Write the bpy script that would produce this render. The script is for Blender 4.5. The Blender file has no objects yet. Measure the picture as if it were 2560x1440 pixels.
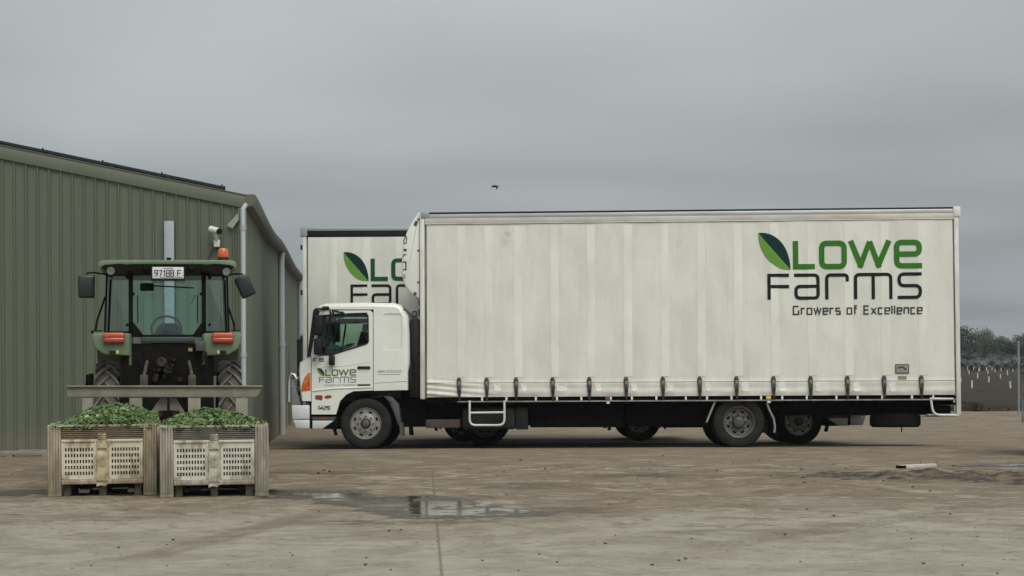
import bpy, bmesh, math, random
from mathutils import Vector, Matrix, noise
from mathutils.geometry import tessellate_polygon

random.seed(7)
R = math.radians
SC = bpy.context.scene
COL = SC.collection

# ------------------------------------------------------------------ camera
F, HY, CX, CAMH, ROLL = 4200.0, 900.0, 1280.0, 1.586, R(0.3)
cam_d = bpy.data.cameras.new('camera')
cam_d.sensor_width = 36.0
cam_d.lens = 36.0 * F / 2560.0
cam_d.shift_y = (HY - 720.0) / 2560.0
cam_d.clip_start = 0.1
cam_d.clip_end = 5000
cam = bpy.data.objects.new('camera', cam_d)
COL.objects.link(cam)
cam.location = (0, 0, CAMH)
cam.rotation_euler = (R(90), ROLL, 0)
SC.camera = cam

# ------------------------------------------------------------------ light
SUN_EL, SUN_AZ = R(52), R(28)          # azimuth from the camera's back, positive = to its right
SUN_DIR = Vector((math.sin(SUN_AZ) * math.cos(SUN_EL), -math.cos(SUN_AZ) * math.cos(SUN_EL), math.sin(SUN_EL)))
sun_d = bpy.data.lights.new('sun', 'SUN')
sun_d.energy = 1.42
sun_d.angle = R(38)
sun_d.color = (1.0, 0.96, 0.90)
sun = bpy.data.objects.new('sun', sun_d)
COL.objects.link(sun)
sun.rotation_euler = SUN_DIR.to_track_quat('Z', 'Y').to_euler()
SC.view_settings.view_transform = 'Standard'
SC.view_settings.look = 'None'
SC.view_settings.exposure = 0.28
SC.view_settings.gamma = 1.0


class NT:
    """small helper to write node trees"""
    def __init__(self, tree):
        self.t = tree
        tree.nodes.clear()

    def n(self, typ, **kw):
        nd = self.t.nodes.new(typ)
        for k, v in kw.items():
            if k.startswith('i_'):
                key = k[2:]
                key = int(key) if key.isdigit() else key.replace('_', ' ')
                self.put(nd, key, v)
            else:
                setattr(nd, k, v)
        return nd

    def put(self, nd, key, v):
        s = nd.inputs[key]
        if isinstance(v, bpy.types.NodeSocket):
            self.t.links.new(v, s)
        elif isinstance(v, bpy.types.Node):
            self.t.links.new(v.outputs[0], s)
        else:
            if s.type == 'RGBA' and len(v) == 3:
                v = (*v, 1)
            s.default_value = v

    def math(self, op, a, b=0.0, c=0.0, clamp=False):
        nd = self.n('ShaderNodeMath', operation=op, use_clamp=clamp)
        for i, v in enumerate((a, b, c)):
            self.put(nd, i, v)
        return nd.outputs[0]

    def vmath(self, op, a, b=(0, 0, 0)):
        nd = self.n('ShaderNodeVectorMath', operation=op)
        self.put(nd, 0, a)
        self.put(nd, 1, b)
        return nd

    def mix(self, fac, a, b, blend='MIX'):
        nd = self.n('ShaderNodeMix', data_type='RGBA', blend_type=blend)
        self.put(nd, 0, fac)
        self.put(nd, 6, a)
        self.put(nd, 7, b)
        return nd.outputs[2]

    def noise(self, vec, scale, detail=4, rough=0.55, dist=0.0):
        nd = self.n('ShaderNodeTexNoise')
        if vec is not None:
            self.put(nd, 'Vector', vec)
        self.put(nd, 'Scale', scale)
        self.put(nd, 'Detail', detail)
        self.put(nd, 'Roughness', rough)
        self.put(nd, 'Distortion', dist)
        return nd.outputs[0]

    def ramp(self, fac, stops):
        nd = self.n('ShaderNodeValToRGB')
        el = nd.color_ramp.elements
        while len(el) < len(stops):
            el.new(0.5)
        for e, (p, c) in zip(el, stops):
            e.position = p
            e.color = (c, c, c, 1) if isinstance(c, (int, float)) else (*c, 1)
        self.put(nd, 0, fac)
        return nd.outputs[0]

    def step(self, v, lo, hi):
        nd = self.n('ShaderNodeMapRange', interpolation_type='SMOOTHSTEP')
        self.put(nd, 0, v)
        self.put(nd, 1, lo)
        self.put(nd, 2, hi)
        return nd.outputs[0]

    def scale(self, vec, sx, sy, sz):
        return self.vmath('MULTIPLY', vec, (sx, sy, sz)).outputs[0]


world = bpy.data.worlds.new('World')
SC.world = world
world.use_nodes = True
w = NT(world.node_tree)
sky = w.n('ShaderNodeTexSky', sky_type='NISHITA', sun_disc=False)
sky.sun_elevation = SUN_EL
sky.sun_rotation = math.atan2(SUN_DIR.x, SUN_DIR.y)
sky.air_density = 1.0
sky.dust_density = 3.0
gen = w.n('ShaderNodeTexCoord').outputs['Generated']
nrm = w.vmath('NORMALIZE', gen).outputs[0]
sep = w.n('ShaderNodeSeparateXYZ', i_0=nrm)
zz = w.math('MAXIMUM', sep.outputs[2], 0.0)
den = w.math('ADD', zz, 0.10)
cmb = w.n('ShaderNodeCombineXYZ', i_0=w.math('DIVIDE', sep.outputs[0], den), i_1=w.math('DIVIDE', sep.outputs[1], den))
cl1 = w.noise(w.scale(cmb.outputs[0], 0.8, 0.8, 1), 0.62, 2, 0.4, 0.5)
cl2 = w.noise(w.scale(cmb.outputs[0], 0.9, 0.9, 1), 1.7, 2, 0.4, 0.3)
cl = w.math('ADD', w.math('MULTIPLY', cl1, 0.82), w.math('MULTIPLY', cl2, 0.18))
cloud = w.ramp(cl, [(0.37, 0.84), (0.48, 0.98), (0.59, 1.12)])
elev = w.ramp(zz, [(0.0, (2.34, 2.62, 2.90)), (0.07, (2.84, 3.16, 3.26)), (0.2, (3.92, 4.30, 4.24)), (0.5, (4.5, 4.8, 4.78))])
sdot = w.math('MAXIMUM', w.vmath('DOT_PRODUCT', nrm, tuple(SUN_DIR)).outputs['Value'], 0.0)
glow = w.math('ADD', 1.0, w.math('MULTIPLY', w.math('POWER', sdot, 2.0), 1.1))
grey = w.mix(1.0, w.mix(1.0, elev, cloud, 'MULTIPLY'), glow, 'MULTIPLY')
hs = w.n('ShaderNodeHueSaturation', i_Saturation=0.25, i_Value=1.0, i_Color=sky)
final = w.mix(0.9, hs.outputs[0], grey)
bg = w.n('ShaderNodeBackground', i_0=final, i_1=0.095)
w.n('ShaderNodeOutputWorld', i_0=bg)


# ------------------------------------------------------------------ measuring: from photo pixels to metres
def ray(px, py):
    u, v = px - CX, HY - py
    return Vector(((u * math.cos(ROLL) + v * math.sin(ROLL)) / F, 1.0, (-u * math.sin(ROLL) + v * math.cos(ROLL)) / F))


EYE = Vector((0, 0, CAMH))


def at(px, py, Y):
    return EYE + ray(px, py) * Y


def gz(y):
    """height of the yard: level concrete, then it falls gently away behind the first truck"""
    pts = [(-1e4, 0), (30.0, 0), (33.4, -0.128), (36.5, -0.19), (41, -0.25), (1e5, -0.25)]
    for (a, za), (b, zb) in zip(pts, pts[1:]):
        if a <= y <= b:
            return za + (zb - za) * (y - a) / (b - a)


def on_ground(px, py):
    d = ray(px, py)
    Y = 5.0
    while Y < 400 and EYE.z + d.z * Y > gz(Y):
        Y += 0.02
    return EYE + d * Y


class Frame:
    def __init__(self, loc, yaw=0, lean=0):
        self.M = Matrix.Translation(loc) @ Matrix.Rotation(R(yaw), 4, 'Z') @ Matrix.Rotation(R(lean), 4, 'X')
        self.I = self.M.inverted()

    def p(self, px, py, y=0.0):
        o = self.I @ EYE
        d = self.I.to_3x3() @ ray(px, py)
        t = (y - o.y) / d.y
        q = o + d * t
        return q.x, q.z


# ------------------------------------------------------------------ materials
MATS = {}


def mat(name, col, rough=0.6, metal=0.0, var=0.0, vscale=4.0, dirt=None, dirt_amt=0.0, dscale=2.0, bump=0.0, bscale=20.0,
        stretch=(1, 1, 1), coat=0.0, spec=0.5, splash=False, dlo=0.42, dhi=0.72):
    if name in MATS:
        return MATS[name]
    m = bpy.data.materials.new(name)
    m.use_nodes = True
    t = NT(m.node_tree)
    co = t.n('ShaderNodeTexCoord').outputs['Object']
    co = t.scale(co, *stretch)
    c = (*col, 1)
    if var:
        nz = t.noise(co, vscale, 5, 0.6)
        lo = tuple(max(0, x * (1 - var)) for x in col)
        hi = tuple(min(1, x * (1 + var)) for x in col)
        c = t.mix(t.step(nz, 0.3, 0.7), lo, hi)
    if dirt:
        nd = t.noise(co, dscale, 6, 0.65, 0.4)
        c = t.mix(t.math('MULTIPLY', t.step(nd, dlo, dhi), dirt_amt), c, dirt)
    if splash:
        co2 = t.n('ShaderNodeTexCoord').outputs['Object']
        h = t.math('ADD', t.n('ShaderNodeSeparateXYZ', i_0=co2).outputs[2], t.math('MULTIPLY', t.noise(co2, 2.5, 6, 0.7), -0.9))
        c = t.mix(t.math('MULTIPLY', t.step(h, 0.35, -0.5), 0.6), c, (0.17, 0.14, 0.10))
    p = t.n('ShaderNodeBsdfPrincipled', i_Base_Color=c, i_Roughness=rough, i_Metallic=metal)
    p.inputs['Coat Weight'].default_value = coat
    p.inputs['Specular IOR Level'].default_value = spec
    if bump:
        b = t.n('ShaderNodeBump', i_Height=t.noise(co, bscale, 5, 0.6), i_Strength=bump, i_Distance=0.02)
        t.put(p, 'Normal', b)
    t.n('ShaderNodeOutputMaterial', i_0=p)
    MATS[name] = m
    return m


def glass(name, tint, gloss=(0.9, 0.95, 0.95)):
    m = bpy.data.materials.new(name)
    m.use_nodes = True
    t = NT(m.node_tree)
    fr = t.n('ShaderNodeFresnel', i_IOR=1.5)
    tr = t.n('ShaderNodeBsdfTransparent', i_Color=tint)
    gl = t.n('ShaderNodeBsdfGlossy', i_Color=gloss, i_Roughness=0.03)
    mx = t.n('ShaderNodeMixShader', i_0=fr, i_1=tr, i_2=gl)
    t.n('ShaderNodeOutputMaterial', i_0=mx)
    return m


M_CAB = mat('cab_paint', (0.71, 0.718, 0.655), 0.28, var=0.03, vscale=1.5, dirt=(0.45, 0.41, 0.34), dirt_amt=0.16, dscale=2.5, coat=0.4)
M_FRAMEW = mat('body_frame_white', (0.62, 0.62, 0.58), 0.5, var=0.10, vscale=5, dirt=(0.20, 0.13, 0.08), dirt_amt=0.35, dscale=3, stretch=(1, 1, 0.4))
M_ALU = mat('aluminium', (0.45, 0.46, 0.46), 0.4, 0.7, var=0.12, vscale=3, stretch=(0.3, 1, 1))
M_RAILB = mat('rail_beige', (0.52, 0.49, 0.43), 0.5, var=0.12, vscale=2.5, dirt=(0.30, 0.24, 0.18), dirt_amt=0.35, dscale=1.3, stretch=(0.5, 1, 1))
M_BLACK = mat('black_plastic', (0.009, 0.009, 0.009), 0.5, spec=0.25, var=0.2, vscale=6)
M_CHASSIS = mat('chassis_black', (0.005, 0.005, 0.005), 0.8, var=0.3, vscale=5, dirt=(0.012, 0.010, 0.008), dirt_amt=0.5, dscale=4, spec=0.04)  # near black: the shade under the trucks is put into this colour
M_TANK = mat('tank_dark', (0.014, 0.0155, 0.0155), 0.55, var=0.25, vscale=4, dirt=(0.035, 0.03, 0.024), dirt_amt=0.4, dscale=5, spec=0.2)
M_TYRE = mat('truck_tyre', (0.016, 0.0155, 0.0145), 0.9, var=0.2, vscale=8, dirt=(0.045, 0.04, 0.032), dirt_amt=0.4, dscale=6, spec=0.2, bump=0.15, bscale=60)
M_TYRED = mat('truck_tyre_shaded', (0.007, 0.007, 0.0065), 0.9, var=0.2, vscale=8, spec=0.15)  # darker tyre copy, shade painted in for wheels beneath the trucks
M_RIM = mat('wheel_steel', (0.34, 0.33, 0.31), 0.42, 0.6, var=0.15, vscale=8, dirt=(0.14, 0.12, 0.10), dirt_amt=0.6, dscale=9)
M_RIMD = mat('wheel_steel_dirty_shaded', (0.13, 0.12, 0.11), 0.6, 0.4, var=0.2, vscale=8, dirt=(0.06, 0.05, 0.04), dirt_amt=0.7, dscale=9)  # dirty steel, also darkened for the shade on far-side wheels
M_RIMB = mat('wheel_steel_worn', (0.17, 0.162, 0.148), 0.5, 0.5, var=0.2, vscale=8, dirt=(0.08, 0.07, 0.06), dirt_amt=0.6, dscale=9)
M_HUB = mat('hub_grey', (0.08, 0.077, 0.072), 0.55, 0.4, var=0.2, vscale=12)
M_MUDG = mat('mudguard_grey', (0.055, 0.056, 0.056), 0.6, var=0.15, vscale=4, dirt=(0.08, 0.072, 0.06), dirt_amt=0.4)
M_WHITET = mat('white_tube', (0.62, 0.62, 0.58), 0.4, var=0.08, vscale=8, dirt=(0.25, 0.22, 0.18), dirt_amt=0.3, dscale=6)
M_GREYPL = mat('corner_cap_grey', (0.26, 0.27, 0.28), 0.5, var=0.08, vscale=6)
M_STRAP = mat('webbing', (0.706, 0.708, 0.628), 0.8, var=0.06, vscale=3, dirt=(0.5, 0.47, 0.4), dirt_amt=0.3, stretch=(1, 1, 0.3))
M_BUCKLE = mat('buckle_metal', (0.04, 0.039, 0.034), 0.5, 0.3, var=0.5, vscale=30)
M_GREEN = mat('logo_green', (0.034, 0.158, 0.015), 0.65, spec=0.15, var=0.06, vscale=3)
M_GREEND = mat('logo_dark_green', (0.010, 0.075, 0.045), 0.65, spec=0.15, var=0.06, vscale=3)
M_LEAFL = mat('logo_leaf_light', (0.125, 0.28, 0.045), 0.65, spec=0.15, var=0.08, vscale=3)
M_LEAFD = mat('logo_leaf_dark', (0.007, 0.030, 0.030), 0.65, spec=0.12)
M_INK = mat('logo_black', (0.012, 0.014, 0.014), 0.65, spec=0.12)
M_INKG = mat('logo_grey', (0.04, 0.042, 0.044), 0.65, spec=0.15)
M_INKDOOR = mat('logo_door_grey', (0.085, 0.10, 0.092), 0.5)
M_GREENDOOR = mat('logo_door_green', (0.055, 0.125, 0.03), 0.5)
M_PALE = mat('lettering_pale', (0.30, 0.30, 0.29), 0.5)
M_ORANGE = mat('orange_lens', (0.55, 0.11, 0.012), 0.15, var=0.3, vscale=14, coat=0.6)
M_RED = mat('red_lens', (0.30, 0.035, 0.022), 0.3, coat=0.5)
M_AMBER = mat('amber_lens', (0.62, 0.10, 0.02), 0.2, var=0.15, vscale=30, coat=0.5)
M_REFL = mat('red_reflector', (0.22, 0.05, 0.035), 0.3)
M_YELL = mat('yellow_lens', (0.6, 0.45, 0.12), 0.3)
M_CHROME = mat('bullbar_alloy', (0.62, 0.63, 0.64), 0.22, 0.9, var=0.05, vscale=5)
M_BUMP = mat('bumper_white', (0.62, 0.63, 0.63), 0.4, 0.1, var=0.05, vscale=4, dirt=(0.3, 0.28, 0.25), dirt_amt=0.25)
M_GLASS = glass('cab_glass', (0.80, 0.90, 0.85))
M_TGLASS = glass('tractor_glass', (0.86, 0.98, 0.95))
M_SCREEN = glass('windscreen_glass', (0.10, 0.11, 0.11))
M_INTERIOR = mat('cab_interior', (0.018, 0.019, 0.020), 0.8, spec=0.1, var=0.2, vscale=6)
M_BROWNBOX = mat('dusty_box', (0.06, 0.048, 0.036), 0.8, var=0.25, vscale=5)
M_SIGNG = mat('placard_grey', (0.24, 0.235, 0.21), 0.5, var=0.1, vscale=20)
M_SIGND = mat('placard_dark', (0.085, 0.075, 0.062), 0.5, var=0.2, vscale=30)


def curtain_material():
    m = bpy.data.materials.new('curtain_vinyl')
    m.use_nodes = True
    t = NT(m.node_tree)
    co = t.n('ShaderNodeTexCoord').outputs['Object']
    sp = t.n('ShaderNodeSeparateXYZ', i_0=co)
    n1 = t.noise(t.scale(co, 1.0, 1, 0.35), 1.6, 6, 0.65, 0.3)
    n2 = t.noise(t.scale(co, 3.0, 1, 0.25), 2.2, 5, 0.6)
    n3 = t.noise(co, 24, 4, 0.6)
    c = t.mix(t.step(n1, 0.32, 0.68), (0.600, 0.598, 0.525), (0.700, 0.702, 0.632))
    c = t.mix(t.math('MULTIPLY', t.step(n2, 0.5, 0.75), 0.35), c, (0.50, 0.46, 0.40))
    c = t.mix(t.math('MULTIPLY', t.step(n3, 0.35, 0.7), 0.16), c, (0.46, 0.455, 0.42))
    # road film towards the hem, a real grime that clings above the rail
    g = t.math('MULTIPLY', t.step(sp.outputs[2], 1.35, 0.9), t.step(t.noise(t.scale(co, 1, 1, 2.5), 3.0, 5, 0.6), 0.35, 0.7))
    c = t.mix(t.math('MULTIPLY', g, 0.35), c, (0.34, 0.31, 0.26))
    # brown rust stain under the rail
    dx = t.math('SUBTRACT', sp.outputs[0], 2.58)
    dz = t.math('SUBTRACT', sp.outputs[2], 3.80)
    r = t.math('SQRT', t.math('ADD', t.math('POWER', t.math('MULTIPLY', dx, 5.5), 2.0), t.math('POWER', t.math('MULTIPLY', dz, 3.8), 2.0)))
    st = t.math('MULTIPLY', t.step(r, 1.0, 0.2), t.step(t.noise(co, 7, 5, 0.7), 0.38, 0.62))
    c = t.mix(t.math('MULTIPLY', st, 0.55), c, (0.42, 0.30, 0.19))
    p = t.n('ShaderNodeBsdfPrincipled', i_Base_Color=c, i_Roughness=0.55)
    b = t.n('ShaderNodeBump', i_Height=t.noise(t.scale(co, 1, 1, 0.6), 7, 5, 0.6), i_Strength=0.22, i_Distance=0.02)
    t.put(p, 'Normal', b)
    t.n('ShaderNodeOutputMaterial', i_0=p)
    return m


M_CURTAIN = curtain_material()


# ------------------------------------------------------------------ mesh helpers
class MB:
    def __init__(self, xs=1.0):
        self.bm = bmesh.new()
        self.xs = xs

    def _take(self, tmp, m=0):
        for f in tmp.faces:
            f.material_index = m
        me = bpy.data.meshes.new('tmp')
        tmp.to_mesh(me)
        tmp.free()
        self.bm.from_mesh(me)
        bpy.data.meshes.remove(me)
        return self

    def box(self, x0, x1, y0, y1, z0, z1, bev=0.0, m=0, seg=2, rot=None):
        t = bmesh.new()
        bmesh.ops.create_cube(t, size=1)
        for v in t.verts:
            v.co = Vector(((x1 - x0) * v.co.x, (y1 - y0) * v.co.y, (z1 - z0) * v.co.z))
        if bev:
            bmesh.ops.bevel(t, geom=t.edges[:], offset=bev, segments=seg, affect='EDGES', profile=0.5)
        c = Vector(((x0 + x1) / 2, (y0 + y1) / 2, (z0 + z1) / 2))
        for v in t.verts:
            v.co = (rot @ v.co if rot else v.co) + c
        return self._take(t, m)

    def prism(self, poly, a0, a1, holes=(), axis='y', bev=0.0, m=0, seg=2):
        """poly in the plane across the axis: axis y -> (x, z), axis x -> (y, z), axis z -> (x, y)"""
        def v3(p, a):
            return {'y': Vector((p[0], a, p[1])), 'x': Vector((a, p[0], p[1])), 'z': Vector((p[0], p[1], a))}[axis]
        t = bmesh.new()
        if not holes:
            b = [t.verts.new(v3(p, a0)) for p in poly]
            e = [t.verts.new(v3(p, a1)) for p in poly]
            t.faces.new(b)
            t.faces.new(e[::-1])
            n = len(poly)
            for i in range(n):
                t.faces.new((b[i], b[(i + 1) % n], e[(i + 1) % n], e[i]))
            bmesh.ops.recalc_face_normals(t, faces=t.faces[:])
            if bev:
                bmesh.ops.bevel(t, geom=t.edges[:], offset=bev, segments=seg, affect='EDGES', profile=0.5)
        else:
            loops = [list(poly)] + [list(h) for h in holes]
            flat = [p for l in loops for p in l]
            tris = tessellate_polygon([[Vector((p[0], p[1], 0)) for p in l] for l in loops])
            b = [t.verts.new(v3(p, a0)) for p in flat]
            e = [t.verts.new(v3(p, a1)) for p in flat]
            for tr in tris:
                try:
                    t.faces.new([b[i] for i in tr])
                    t.faces.new([e[i] for i in tr][::-1])
                except ValueError:
                    pass
            k = 0
            for l in loops:
                n = len(l)
                for i in range(n):
                    i0, i1 = k + i, k + (i + 1) % n
                    t.faces.new((b[i0], b[i1], e[i1], e[i0]))
                k += n
            bmesh.ops.recalc_face_normals(t, faces=t.faces[:])
        return self._take(t, m)

    def tube(self, pts, r, n=8, m=0, closed=False, caps=True):
        t = bmesh.new()
        pts = [Vector(p) for p in pts]
        N = len(pts)
        rings = []
        up = None
        for i, p in enumerate(pts):
            a = pts[(i - 1) % N] if (i or closed) else p
            c = pts[(i + 1) % N] if (i < N - 1 or closed) else p
            d = (c - a).normalized()
            if up is None:
                up = Vector((0, 0, 1)) if abs(d.z) < 0.9 else Vector((1, 0, 0))
            s = d.cross(up).normalized()
            up = s.cross(d).normalized()
            rr = r[i] if isinstance(r, (list, tuple)) else r
            rings.append([t.verts.new(p + (s * math.cos(2 * math.pi * k / n) + up * math.sin(2 * math.pi * k / n)) * rr) for k in range(n)])
        for i in range(N if closed else N - 1):
            A, Bq = rings[i], rings[(i + 1) % N]
            for k in range(n):
                t.faces.new((A[k], A[(k + 1) % n], Bq[(k + 1) % n], Bq[k]))
        if caps and not closed:
            t.faces.new(rings[0][::-1])
            t.faces.new(rings[-1])
        bmesh.ops.recalc_face_normals(t, faces=t.faces[:])
        return self._take(t, m)

    def lathe(self, prof, c=(0, 0, 0), axis='y', n=40, m=0):
        """prof: (radius, offset along the axis)"""
        t = bmesh.new()
        rings = []
        for r, a in prof:
            if r < 1e-6:
                p = {'y': (0, a, 0), 'x': (a, 0, 0), 'z': (0, 0, a)}[axis]
                rings.append([t.verts.new(Vector(p) + Vector(c))])
                continue
            ring = []
            for k in range(n):
                q = 2 * math.pi * k / n
                u, v = r * math.cos(q), r * math.sin(q)
                p = {'y': (u, a, v), 'x': (a, u, v), 'z': (u, v, a)}[axis]
                ring.append(t.verts.new(Vector(p) + Vector(c)))
            rings.append(ring)
        for A, Bq in zip(rings, rings[1:]):
            for k in range(n):
                k2 = (k + 1) % n
                if len(A) == 1 and len(Bq) == 1:
                    continue
                if len(A) == 1:
                    t.faces.new((A[0], Bq[k], Bq[k2]))
                elif len(Bq) == 1:
                    t.faces.new((A[k], A[k2], Bq[0]))
                else:
                    t.faces.new((A[k], A[k2], Bq[k2], Bq[k]))
        bmesh.ops.recalc_face_normals(t, faces=t.faces[:])
        return self._take(t, m)

    def grid(self, fn, nu, nv, m=0):
        t = bmesh.new()
        vs = [[t.verts.new(fn(i / nu, j / nv)) for j in range(nv + 1)] for i in range(nu + 1)]
        for i in range(nu):
            for j in range(nv):
                t.faces.new((vs[i][j], vs[i + 1][j], vs[i + 1][j + 1], vs[i][j + 1]))
        return self._take(t, m)

    def face(self, pts, m=0):
        f = self.bm.faces.new([self.bm.verts.new(Vector(p)) for p in pts])
        f.material_index = m
        return self

    def build(self, name, mats, parent=None, smooth=35, loc=None):
        if self.xs < 0:
            for v in self.bm.verts:
                v.co.x *= -1
            bmesh.ops.reverse_faces(self.bm, faces=self.bm.faces[:])
        me = bpy.data.meshes.new(name)
        self.bm.to_mesh(me)
        self.bm.free()
        for mm in (mats if isinstance(mats, (list, tuple)) else [mats]):
            me.materials.append(mm)
        if smooth:
            for p in me.polygons:
                p.use_smooth = True
            me.set_sharp_from_angle(angle=R(smooth))
        o = bpy.data.objects.new(name, me)
        COL.objects.link(o)
        if parent:
            o.parent = parent
        if loc:
            o.location = loc
        return o


def tag(o, label=None, cat=None, group=None, kind=None):
    for k, v in (('label', label), ('category', cat), ('group', group), ('kind', kind)):
        if v:
            o[k] = v
    return o


def thing(name, label, cat, frame=None, group=None):
    o = bpy.data.objects.new(name, None)
    COL.objects.link(o)
    o.empty_display_size = 0.2
    if frame:
        o.matrix_world = frame.M
    return tag(o, label, cat, group)


def empty(name, parent, loc=(0, 0, 0)):
    o = bpy.data.objects.new(name, None)
    COL.objects.link(o)
    o.parent = parent
    o.location = loc
    return o


def copy_tree(o, parent=None):
    c = o.copy()
    COL.objects.link(c)
    if parent:
        c.parent = parent
    for ch in list(o.children):
        copy_tree(ch, c)
    return c


# ------------------------------------------------------------------ lettering made of strokes
def round_path(pts, r, closed=False, steps=5):
    """rounds the inner corners of a polyline"""
    n = len(pts)
    out = []
    for i in range(n):
        p = Vector(pts[i])
        if not closed and i in (0, n - 1) or r <= 0:
            out.append(p)
            continue
        a, b = Vector(pts[i - 1]), Vector(pts[(i + 1) % n])
        da, db = a - p, b - p
        rr = min(r, da.length * 0.49, db.length * 0.49)
        pa, pb = p + da.normalized() * rr, p + db.normalized() * rr
        for k in range(steps + 1):
            t = k / steps
            out.append(pa * (1 - t) ** 2 + p * 2 * t * (1 - t) + pb * t * t)
    return out


def dense(pts, step, closed=False):
    out = []
    n = len(pts)
    for i in range(n if closed else n - 1):
        a, b = pts[i], pts[(i + 1) % n]
        k = max(1, int((b - a).length / step))
        for j in range(k):
            out.append(a.lerp(b, j / k))
    if not closed:
        out.append(pts[-1])
    return out


def stroke(mb, pts, wd, fn, r=0, closed=False, step=1e9, m=0):
    """flat ribbon along a path in (u, v); fn maps (u, v) to a point of the surface it is printed on"""
    P = dense(round_path([Vector(p) for p in pts], r, closed), step, closed)
    n = len(P)
    L, Rr = [], []
    for i in range(n):
        a = P[i - 1] if (i or closed) else None
        b = P[(i + 1) % n] if (i < n - 1 or closed) else None
        d1 = (P[i] - a).normalized() if a is not None else None
        d2 = (b - P[i]).normalized() if b is not None else None
        if d1 is None:
            d1 = d2
        if d2 is None:
            d2 = d1
        n1, n2 = Vector((-d1.y, d1.x)), Vector((-d2.y, d2.x))
        mt = n1 + n2
        mt = mt / max(0.35, mt.length_squared) * 2 if mt.length > 1e-3 else n1
        o = mt * (wd / 2)
        L.append(P[i] + o)
        Rr.append(P[i] - o)
    for i in range(n if closed else n - 1):
        j = (i + 1) % n
        mb.face([fn(*L[i]), fn(*L[j]), fn(*Rr[j]), fn(*Rr[i])], m)


# glyphs on a grid 1 high (v up)
GL = {
    'G': (0.66, [[(0.62, 0.97), (0, 0.97), (0, 0), (0.62, 0), (0.62, 0.5)]]),
    'r': (0.40, [[(0, 0), (0, 0.72), (0.40, 0.72)]]),
    'o': (0.52, [[(0, 0), (0, 0.72), (0.52, 0.72), (0.52, 0), 'c']]),
    'w': (0.80, [[(0, 0.74), (0.2, 0), (0.4, 0.74), (0.6, 0), (0.8, 0.74), 's']]),
    'e': (0.52, [[(0.5, 0), (0, 0), (0, 0.72), (0.52, 0.72), (0.52, 0.36), (0.02, 0.36)]]),
    's': (0.48, [[(0.48, 0.72), (0, 0.72), (0, 0.37), (0.48, 0.37), (0.48, 0), (0, 0)]]),
    'f': (0.34, [[(0.36, 1.0), (0.1, 1.0), (0.1, 0)], [(0, 0.70), (0.34, 0.70)]]),
    'E': (0.58, [[(0.58, 0.97), (0, 0.97), (0, 0), (0.58, 0)], [(0, 0.5), (0.52, 0.5)]]),
    'x': (0.54, [[(0, 0.74), (0.54, -0.02), 's'], [(0.54, 0.74), (0, -0.02), 's']]),
    'c': (0.48, [[(0.48, 0.72), (0, 0.72), (0, 0), (0.48, 0)]]),
    'l': (0.02, [[(0, 1.0), (0, 0)]]),
    'n': (0.52, [[(0, 0), (0, 0.72), (0.52, 0.72), (0.52, 0)]]),
    'F': (0.55, [[(0, 0), (0, 0.97), (0.58, 0.97)], [(0, 0.5), (0.5, 0.5)]]),
    '1': (0.30, [[(0.0, 0.72), (0.24, 0.97), (0.24, 0), 's']]),
    '2': (0.55, [[(0, 0.97), (0.55, 0.97), (0.55, 0.5), (0, 0.5), (0, 0), (0.55, 0)]]),
    '4': (0.58, [[(0.42, 0), (0.42, 0.97), (0, 0.3), (0.6, 0.3), 's']]),
    '5': (0.55, [[(0.55, 0.97), (0, 0.97), (0, 0.52), (0.55, 0.52), (0.55, 0), (0, 0)]]),
    '7': (0.55, [[(0, 0.97), (0.55, 0.97), (0.2, 0), 's']]),
    '8': (0.55, [[(0, 0), (0, 0.97), (0.55, 0.97), (0.55, 0), 'c'], [(0, 0.5), (0.55, 0.5)]]),
    '9': (0.55, [[(0.55, 0.5), (0, 0.5), (0, 0.97), (0.55, 0.97), (0.55, 0.4), (0.2, 0), 's']]),
    'P': (0.5, [[(0, 0), (0, 0.97), (0.5, 0.97), (0.5, 0.45), (0, 0.45)]]),
    'I': (0.02, [[(0, 0.97), (0, 0)]]),
    'D': (0.5, [[(0, 0), (0, 0.97), (0.5, 0.8), (0.5, 0.2), 'c']]),
}


def write(mb, text, u0, v0, width, height, wd, fn, r=0.16, gap=0.30, space=0.55, m=0, slant=0.0):
    tot = 0
    for ch in text:
        tot += space if ch == ' ' else GL[ch][0] + gap
    tot -= gap
    su = width / tot
    u = 0
    for ch in text:
        if ch == ' ':
            u += space
            continue
        gw, paths = GL[ch]
        for pth in paths:
            flags = [q for q in pth if isinstance(q, str)]
            pts = [(u0 + (u + q[0] + slant * q[1]) * su, v0 + q[1] * height) for q in pth if not isinstance(q, str)]
            stroke(mb, pts, wd, fn, 0 if 's' in flags else r * min(su, height), 'c' in flags)
        u += gw + gap


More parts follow.
